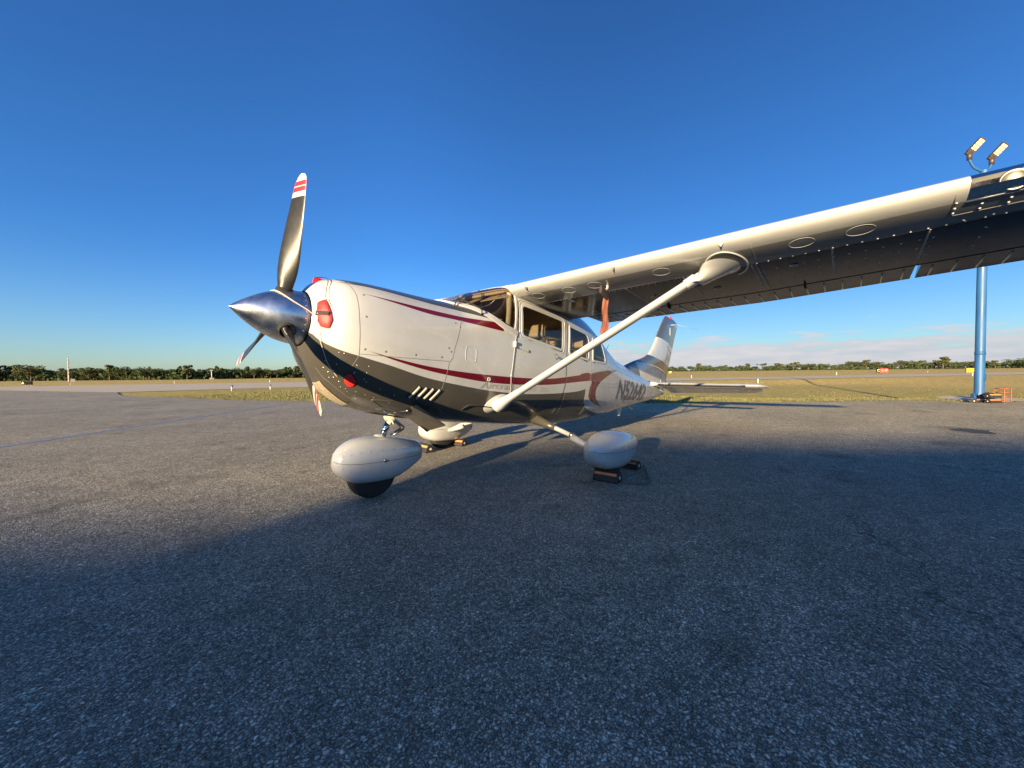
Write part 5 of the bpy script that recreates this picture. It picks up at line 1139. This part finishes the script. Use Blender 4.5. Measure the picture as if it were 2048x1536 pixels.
# mast at left with a cabinet
def mast():
    c = az(138, 150); e = empty('antenna_mast', (c.x, c.y, -.03)); tag(e, 'slim red and white mast standing in front of the left trees', 'mast'); H = 6.2; k = 0; z = 0
    for i in range(7): MB().tube([(0, 0, z), (0, 0, z + H / 7)], .16 - .012 * i, 8).build('mast_section', M['bladewhite'] if i % 2 else mat('mast_pink', (.55, .30, .28), .6), e, True); z += H / 7
    for zz in (1.0, 4.9): MB().box((0, 0, zz), (1.0, .08, .07)).build('crossarm', M['bladewhite'], e)
    MB().tube([(0, 0, H), (0, 0, H + .9)], .03, 6).build('tip_rod', M['metal'], e, True)
    c2_ = c + Rv * 1.0; e2_ = MB().box((0, 0, .38), (.7, .5, .75)).build('equipment_cabinet', M['bladewhite']); e2_.location = (c2_.x, c2_.y, -.03); tag(e2_, 'white cabinet just right of the slim mast', 'cabinet')
    c = az(424, 165); e = empty('antenna_mast', (c.x, c.y, -.03)); tag(e, 'short white post with a flat head before the trees left of the propeller', 'mast'); MB().tube([(0, 0, 0), (0, 0, 2.9)], .14, 8).build('post', M['bladewhite'], e, True); MB().box((0, 0, 3.0), (.8, .3, .35)).build('head', M['bladewhite'], e); MB().box((0, 0, .25), (1.0, .5, .5)).build('base_box', M['bladewhite'], e)
mast()
c = az(597, 185); e = empty('white_shed', (c.x, c.y, -.03)); e.rotation_euler = (0, 0, math.atan2(Rv.y, Rv.x)); tag(e, 'low white building seen just left of the nose before the trees', 'building')
MB().box((0, 0, .95), (5.2, 4, 1.9)).build('wall', noisy(mat('shed_wall', (.6, .58, .52), .8), 2, .1), e)
mk('roof', [(-2.8, -2.2, 1.9), (2.8, -2.2, 1.9), (2.8, 2.2, 1.9), (-2.8, 2.2, 1.9), (-2.8, 0, 2.7), (2.8, 0, 2.7)], [(0, 1, 5, 4), (2, 3, 4, 5), (0, 4, 3), (1, 2, 5), (3, 2, 1, 0)], M['bladewhite'], e, False)
for xx in (-1.6, -.2, 1.3): MB().box((xx, -2.02, 1.1), (.8, .06, .7)).build('window', M['gap'], e)
MB().box((-3.6, -.6, .5), (1.6, 1.6, 1.0)).build('annex', M['bladewhite'], e)

# ------------------------------------------------------------------ trees
def leafm(name, c): 
    m = mat(name, c, .8, spec=.15); return noisy(m, .5, .35)
leaf_m = [leafm('leaves_dark', (.042, .058, .022)), leafm('leaves_olive', (.075, .080, .030)), leafm('leaves_grey_green', (.060, .080, .045))]
barkm = noisy(mat('bark', (.09, .07, .05), .9), 3, .3)
def crown_mesh(kind, seed):
    g = np.random.default_rng(seed); V = []; F = []; blobs = []
    if kind == 'broad': 
        for _ in range(13): a_ = g.uniform(0, 2 * PI); r_ = g.uniform(0, .38); z = g.uniform(.35, .86); blobs.append((r_ * math.cos(a_) * 1.25, r_ * math.sin(a_) * 1.25, z, g.uniform(.13, .24)))
    elif kind == 'tall':
        for _ in range(11): a_ = g.uniform(0, 2 * PI); r_ = g.uniform(0, .18); z = g.uniform(.4, .92); blobs.append((r_ * math.cos(a_), r_ * math.sin(a_), z, g.uniform(.09, .16)))
    elif kind == 'umbrella':
        for _ in range(11): a_ = g.uniform(0, 2 * PI); r_ = g.uniform(.05, .42); blobs.append((r_ * math.cos(a_), r_ * math.sin(a_), g.uniform(.72, .92), g.uniform(.08, .14)))
    else:
        for _ in range(10): a_ = g.uniform(0, 2 * PI); r_ = g.uniform(0, .55); blobs.append((r_ * math.cos(a_), r_ * math.sin(a_), g.uniform(.1, .75), g.uniform(.16, .3)))
    n = 1500
    for k in range(n):
        b = blobs[g.integers(len(blobs))]; v = g.normal(0, 1, 3); v /= np.linalg.norm(v); rr_ = b[3] * g.uniform(.55, 1.08) ; p = np.array(b[:3]) + v * rr_ * np.array([1, 1, .8]); 
        s_ = g.uniform(.018, .040); t1 = g.normal(0, 1, 3); t1 /= np.linalg.norm(t1); nn_ = v + g.normal(0, .5, 3); t1 = np.cross(nn_, t1); t1 /= np.linalg.norm(t1) + 1e-9; t2 = np.cross(nn_, t1); t2 /= np.linalg.norm(t2) + 1e-9; i = len(V)
        V += [p + t1 * s_, p + t2 * s_ * .7, p - t1 * s_, p - t2 * s_ * .7]; F.append((i, i + 1, i + 2, i + 3))
    return V, F, blobs
def trunk_mesh(blobs, seed):
    g = random.Random(seed); mb = MB(); mb.tube([(0, 0, -.02), (.01, 0, .25), (0, .01, .5), (0, 0, .72)], [.035, .026, .02, .01], 7)
    for b in blobs[:6]: mb.tube([(0, 0, g.uniform(.25, .45)), (b[0] * .5, b[1] * .5, b[2] * .75), (b[0], b[1], b[2])], [.014, .009, .004], 5)
    return mb
protos = {}
def proto(kind, seed, lm):
    V, F, bl_ = crown_mesh(kind, seed); root = empty('tree'); cr_ = mk('crown', V, F, leaf_m[lm], root, False); tr_ = trunk_mesh(bl_, seed).build('trunk', barkm, root, True); return [root, cr_, tr_, False]
defs = dict(broad0=('broad', 1, 0), broad1=('broad', 2, 1), broad2=('broad', 3, 2), broad3=('broad', 9, 0), tall0=('tall', 4, 1), umb0=('umbrella', 5, 2), umb1=('umbrella', 6, 1), bush0=('bush', 7, 1), bush1=('bush', 8, 0))
for k, v in defs.items(): protos[k] = proto(*v)
desc = dict(broad0='dark broad-crowned tree', broad1='olive broad-crowned tree', broad2='grey-green broad-crowned tree', broad3='dark rounded tree', tall0='slim tall olive tree', umb0='flat-topped pine', umb1='olive flat-topped pine', bush0='low olive bush', bush1='low dark bush')
def plant(kind, px, dist, h, wide, label, group):
    p = protos[kind]; c = az(px, dist); z0 = float(terr(np.array([c.x]), np.array([c.y]))[0])
    if p[3]: root = p[0].copy(); COL.objects.link(root); ch = [x.copy() for x in p[1:3]]; [(COL.objects.link(x), setattr(x, 'parent', root)) for x in ch]
    else: root = p[0]; p[3] = True
    root.location = (c.x, c.y, z0 - .05); h *= .70; root.scale = (h * wide * 1.45, h * wide * 1.45, h); root.rotation_euler = (0, 0, random.uniform(0, 6.28))
    root.name = 'tree' if 'bush' not in kind else 'bush'; tag(root, label, 'tree' if 'bush' not in kind else 'bush', group); return root
random.seed(11)
ORD = ['first', 'second', 'third', 'fourth', 'fifth', 'sixth', 'seventh', 'eighth', 'ninth', 'tenth', 'eleventh', 'twelfth', 'thirteenth', 'fourteenth', 'fifteenth', 'sixteenth', 'seventeenth', 'eighteenth', 'nineteenth', 'twentieth', 'twenty-first', 'twenty-second', 'twenty-third', 'twenty-fourth', 'twenty-fifth', 'twenty-sixth']
MARKS = [(-400, 'left picture edge'), (54, 'black airfield sign'), (138, 'striped mast'), (424, 'short white mast'), (597, 'white shed'), (1300, 'tail fin'), (1516, 'tailplane tip'), (1764, 'red runway sign'), (1958, 'blue pole')]
def treeline(x0, x1, step, dfn, hfn, kinds, grp, row):
    px = x0; cnt = {}
    while px < x1:
        k = random.choice(kinds); d = dfn(px) * random.uniform(.97, 1.12); h = hfn(px) * random.uniform(.72, 1.15)
        if k.startswith('umb'): h *= 1.15
        if k.startswith('tall'): h *= 1.2
        if k.startswith('bush'): h *= .5; d *= .96
        mk_ = [m for m in MARKS if m[0] <= px][-1][1]; cnt[mk_] = cnt.get(mk_, 0) + 1
        plant(k, px, d, h, random.uniform(.85, 1.25), desc[k] + ', ' + ORD[cnt[mk_] - 1] + ' rightwards from the ' + mk_ + ' in the ' + row + ' row', grp); px += step * random.uniform(.65, 1.35)
dl = lambda px: np.interp(px, [-200, 0, 350, 620, 800], [250, 235, 168, 172, 180]); hl = lambda px: np.interp(px, [-200, 0, 50, 100, 350, 480, 620], [7.2, 7.2, 8.4, 6.8, 5.5, 5.4, 5.3])
GL, GR = 'trees along the far left edge of the airfield', 'trees along the far right edge of the airfield'
treeline(-60, 650, 13, dl, hl, ['broad0', 'broad3', 'broad0', 'broad1', 'broad2', 'umb0', 'bush1', 'broad3', 'tall0'], GL, 'front')
treeline(-60, 650, 17, lambda p: dl(p) * 1.12, lambda p: hl(p) * 1.05, ['broad0', 'broad3', 'broad2'], GL, 'rear')
dr = lambda px: np.interp(px, [1200, 2200], [345, 365]); hr = lambda px: np.interp(px, [1300, 1340, 1400, 1470, 1520, 1600, 1640, 1690, 1760, 1830, 1960, 2048, 2150], [6, 6, 8, 6.2, 6.8, 7.2, 7, 9.4, 7, 9, 6.5, 8.2, 8])
treeline(1310, 2110, 14, dr, hr, ['broad1', 'broad0', 'broad2', 'umb1', 'broad1', 'tall0', 'bush0', 'umb0'], GR, 'front')
treeline(1310, 2110, 19, lambda p: dr(p) * 1.1, lambda p: hr(p) * .95, ['broad0', 'broad1', 'broad3'], GR, 'rear')
# undergrowth closing the foot of the woods
def under(x0, x1, dfn, h, name, label):
    V = []; F = []; g = np.random.default_rng(3)
    for k in range(22000):
        px = g.uniform(x0, x1); d = dfn(px) * g.uniform(1.0, 1.14); c = az(px, d); hh_ = h * (.55 + .22 * math.sin(px * .09) + .16 * math.sin(px * .23 + 1) + .12 * math.sin(px * .51)); z = float(g.uniform(0, 1)) * hh_; s_ = g.uniform(.25, .6); v = g.normal(0, 1, 3); v /= np.linalg.norm(v); t = g.normal(0, 1, 3); t1 = np.cross(v, t); t1 /= np.linalg.norm(t1); t2 = np.cross(v, t1); p = np.array([c.x, c.y, z + .2]); i = len(V)
        V += [p + t1 * s_, p + t2 * s_, p - t1 * s_, p - t2 * s_]; F.append((i, i + 1, i + 2, i + 3))
    tag(mk(name, V, F, leaf_m[0], None, False), label, 'undergrowth', kind='stuff')
under(-140, 700, dl, 4.4, 'undergrowth', 'dark undergrowth closing the foot of the left trees'); under(1180, 2150, dr, 5.0, 'undergrowth', 'dark undergrowth closing the foot of the right trees')

# ------------------------------------------------------------------ the hangar behind the photographer whose shade lies on the ramp
dirL = Vector((-sd.x, -sd.y, 0)).normalized(); vdir = Vector((-dirL.y, dirL.x, 0))
HD = 52
hg = empty('hangar', tuple(dirL * -HD)); hg.rotation_euler = (0, 0, math.atan2(vdir.y, vdir.x)); tag(hg, 'long metal hangar outside the frame whose shadow lies across the ramp', 'hangar')
M['cladding'] = noisy(mat('tan_cladding', (.34, .30, .24), .7), 3, .08)
te_ = math.tan(R(SUN_EL)); sil = [(v_, (HD + l_) * te_) for v_, l_ in ((16, -8.5), (2.4, -3.5), (.66, -2.3), (.50, .1), (.10, .9), (-1.1, 2.6), (-4.0, 3.4), (-6.6, 5.0), (-14, 7.5), (-30, 7.5))]
# local x = vdir (to the left of the light), local y towards the airfield
def prism(pts, y0, y1, name, m, parent):
    n = len(pts); V = [(x, y0, z) for x, z in pts] + [(x, y1, z) for x, z in pts]; F = [tuple(range(n)), tuple(range(2 * n - 1, n - 1, -1))] + [(i, i + n, (i + 1) % n + n, (i + 1) % n) for i in range(n)]; return mk(name, V, F, m, parent, False)
prism([(16, 0)] + sil + [(-30, 0)], 0, 14, 'wall', M['cladding'], hg)
for x_ in (-24, -17): MB().box((x_, 14.04, 2.6), (6.2, .06, 5.2)).build('sliding_door', M['bladewhite'], hg)
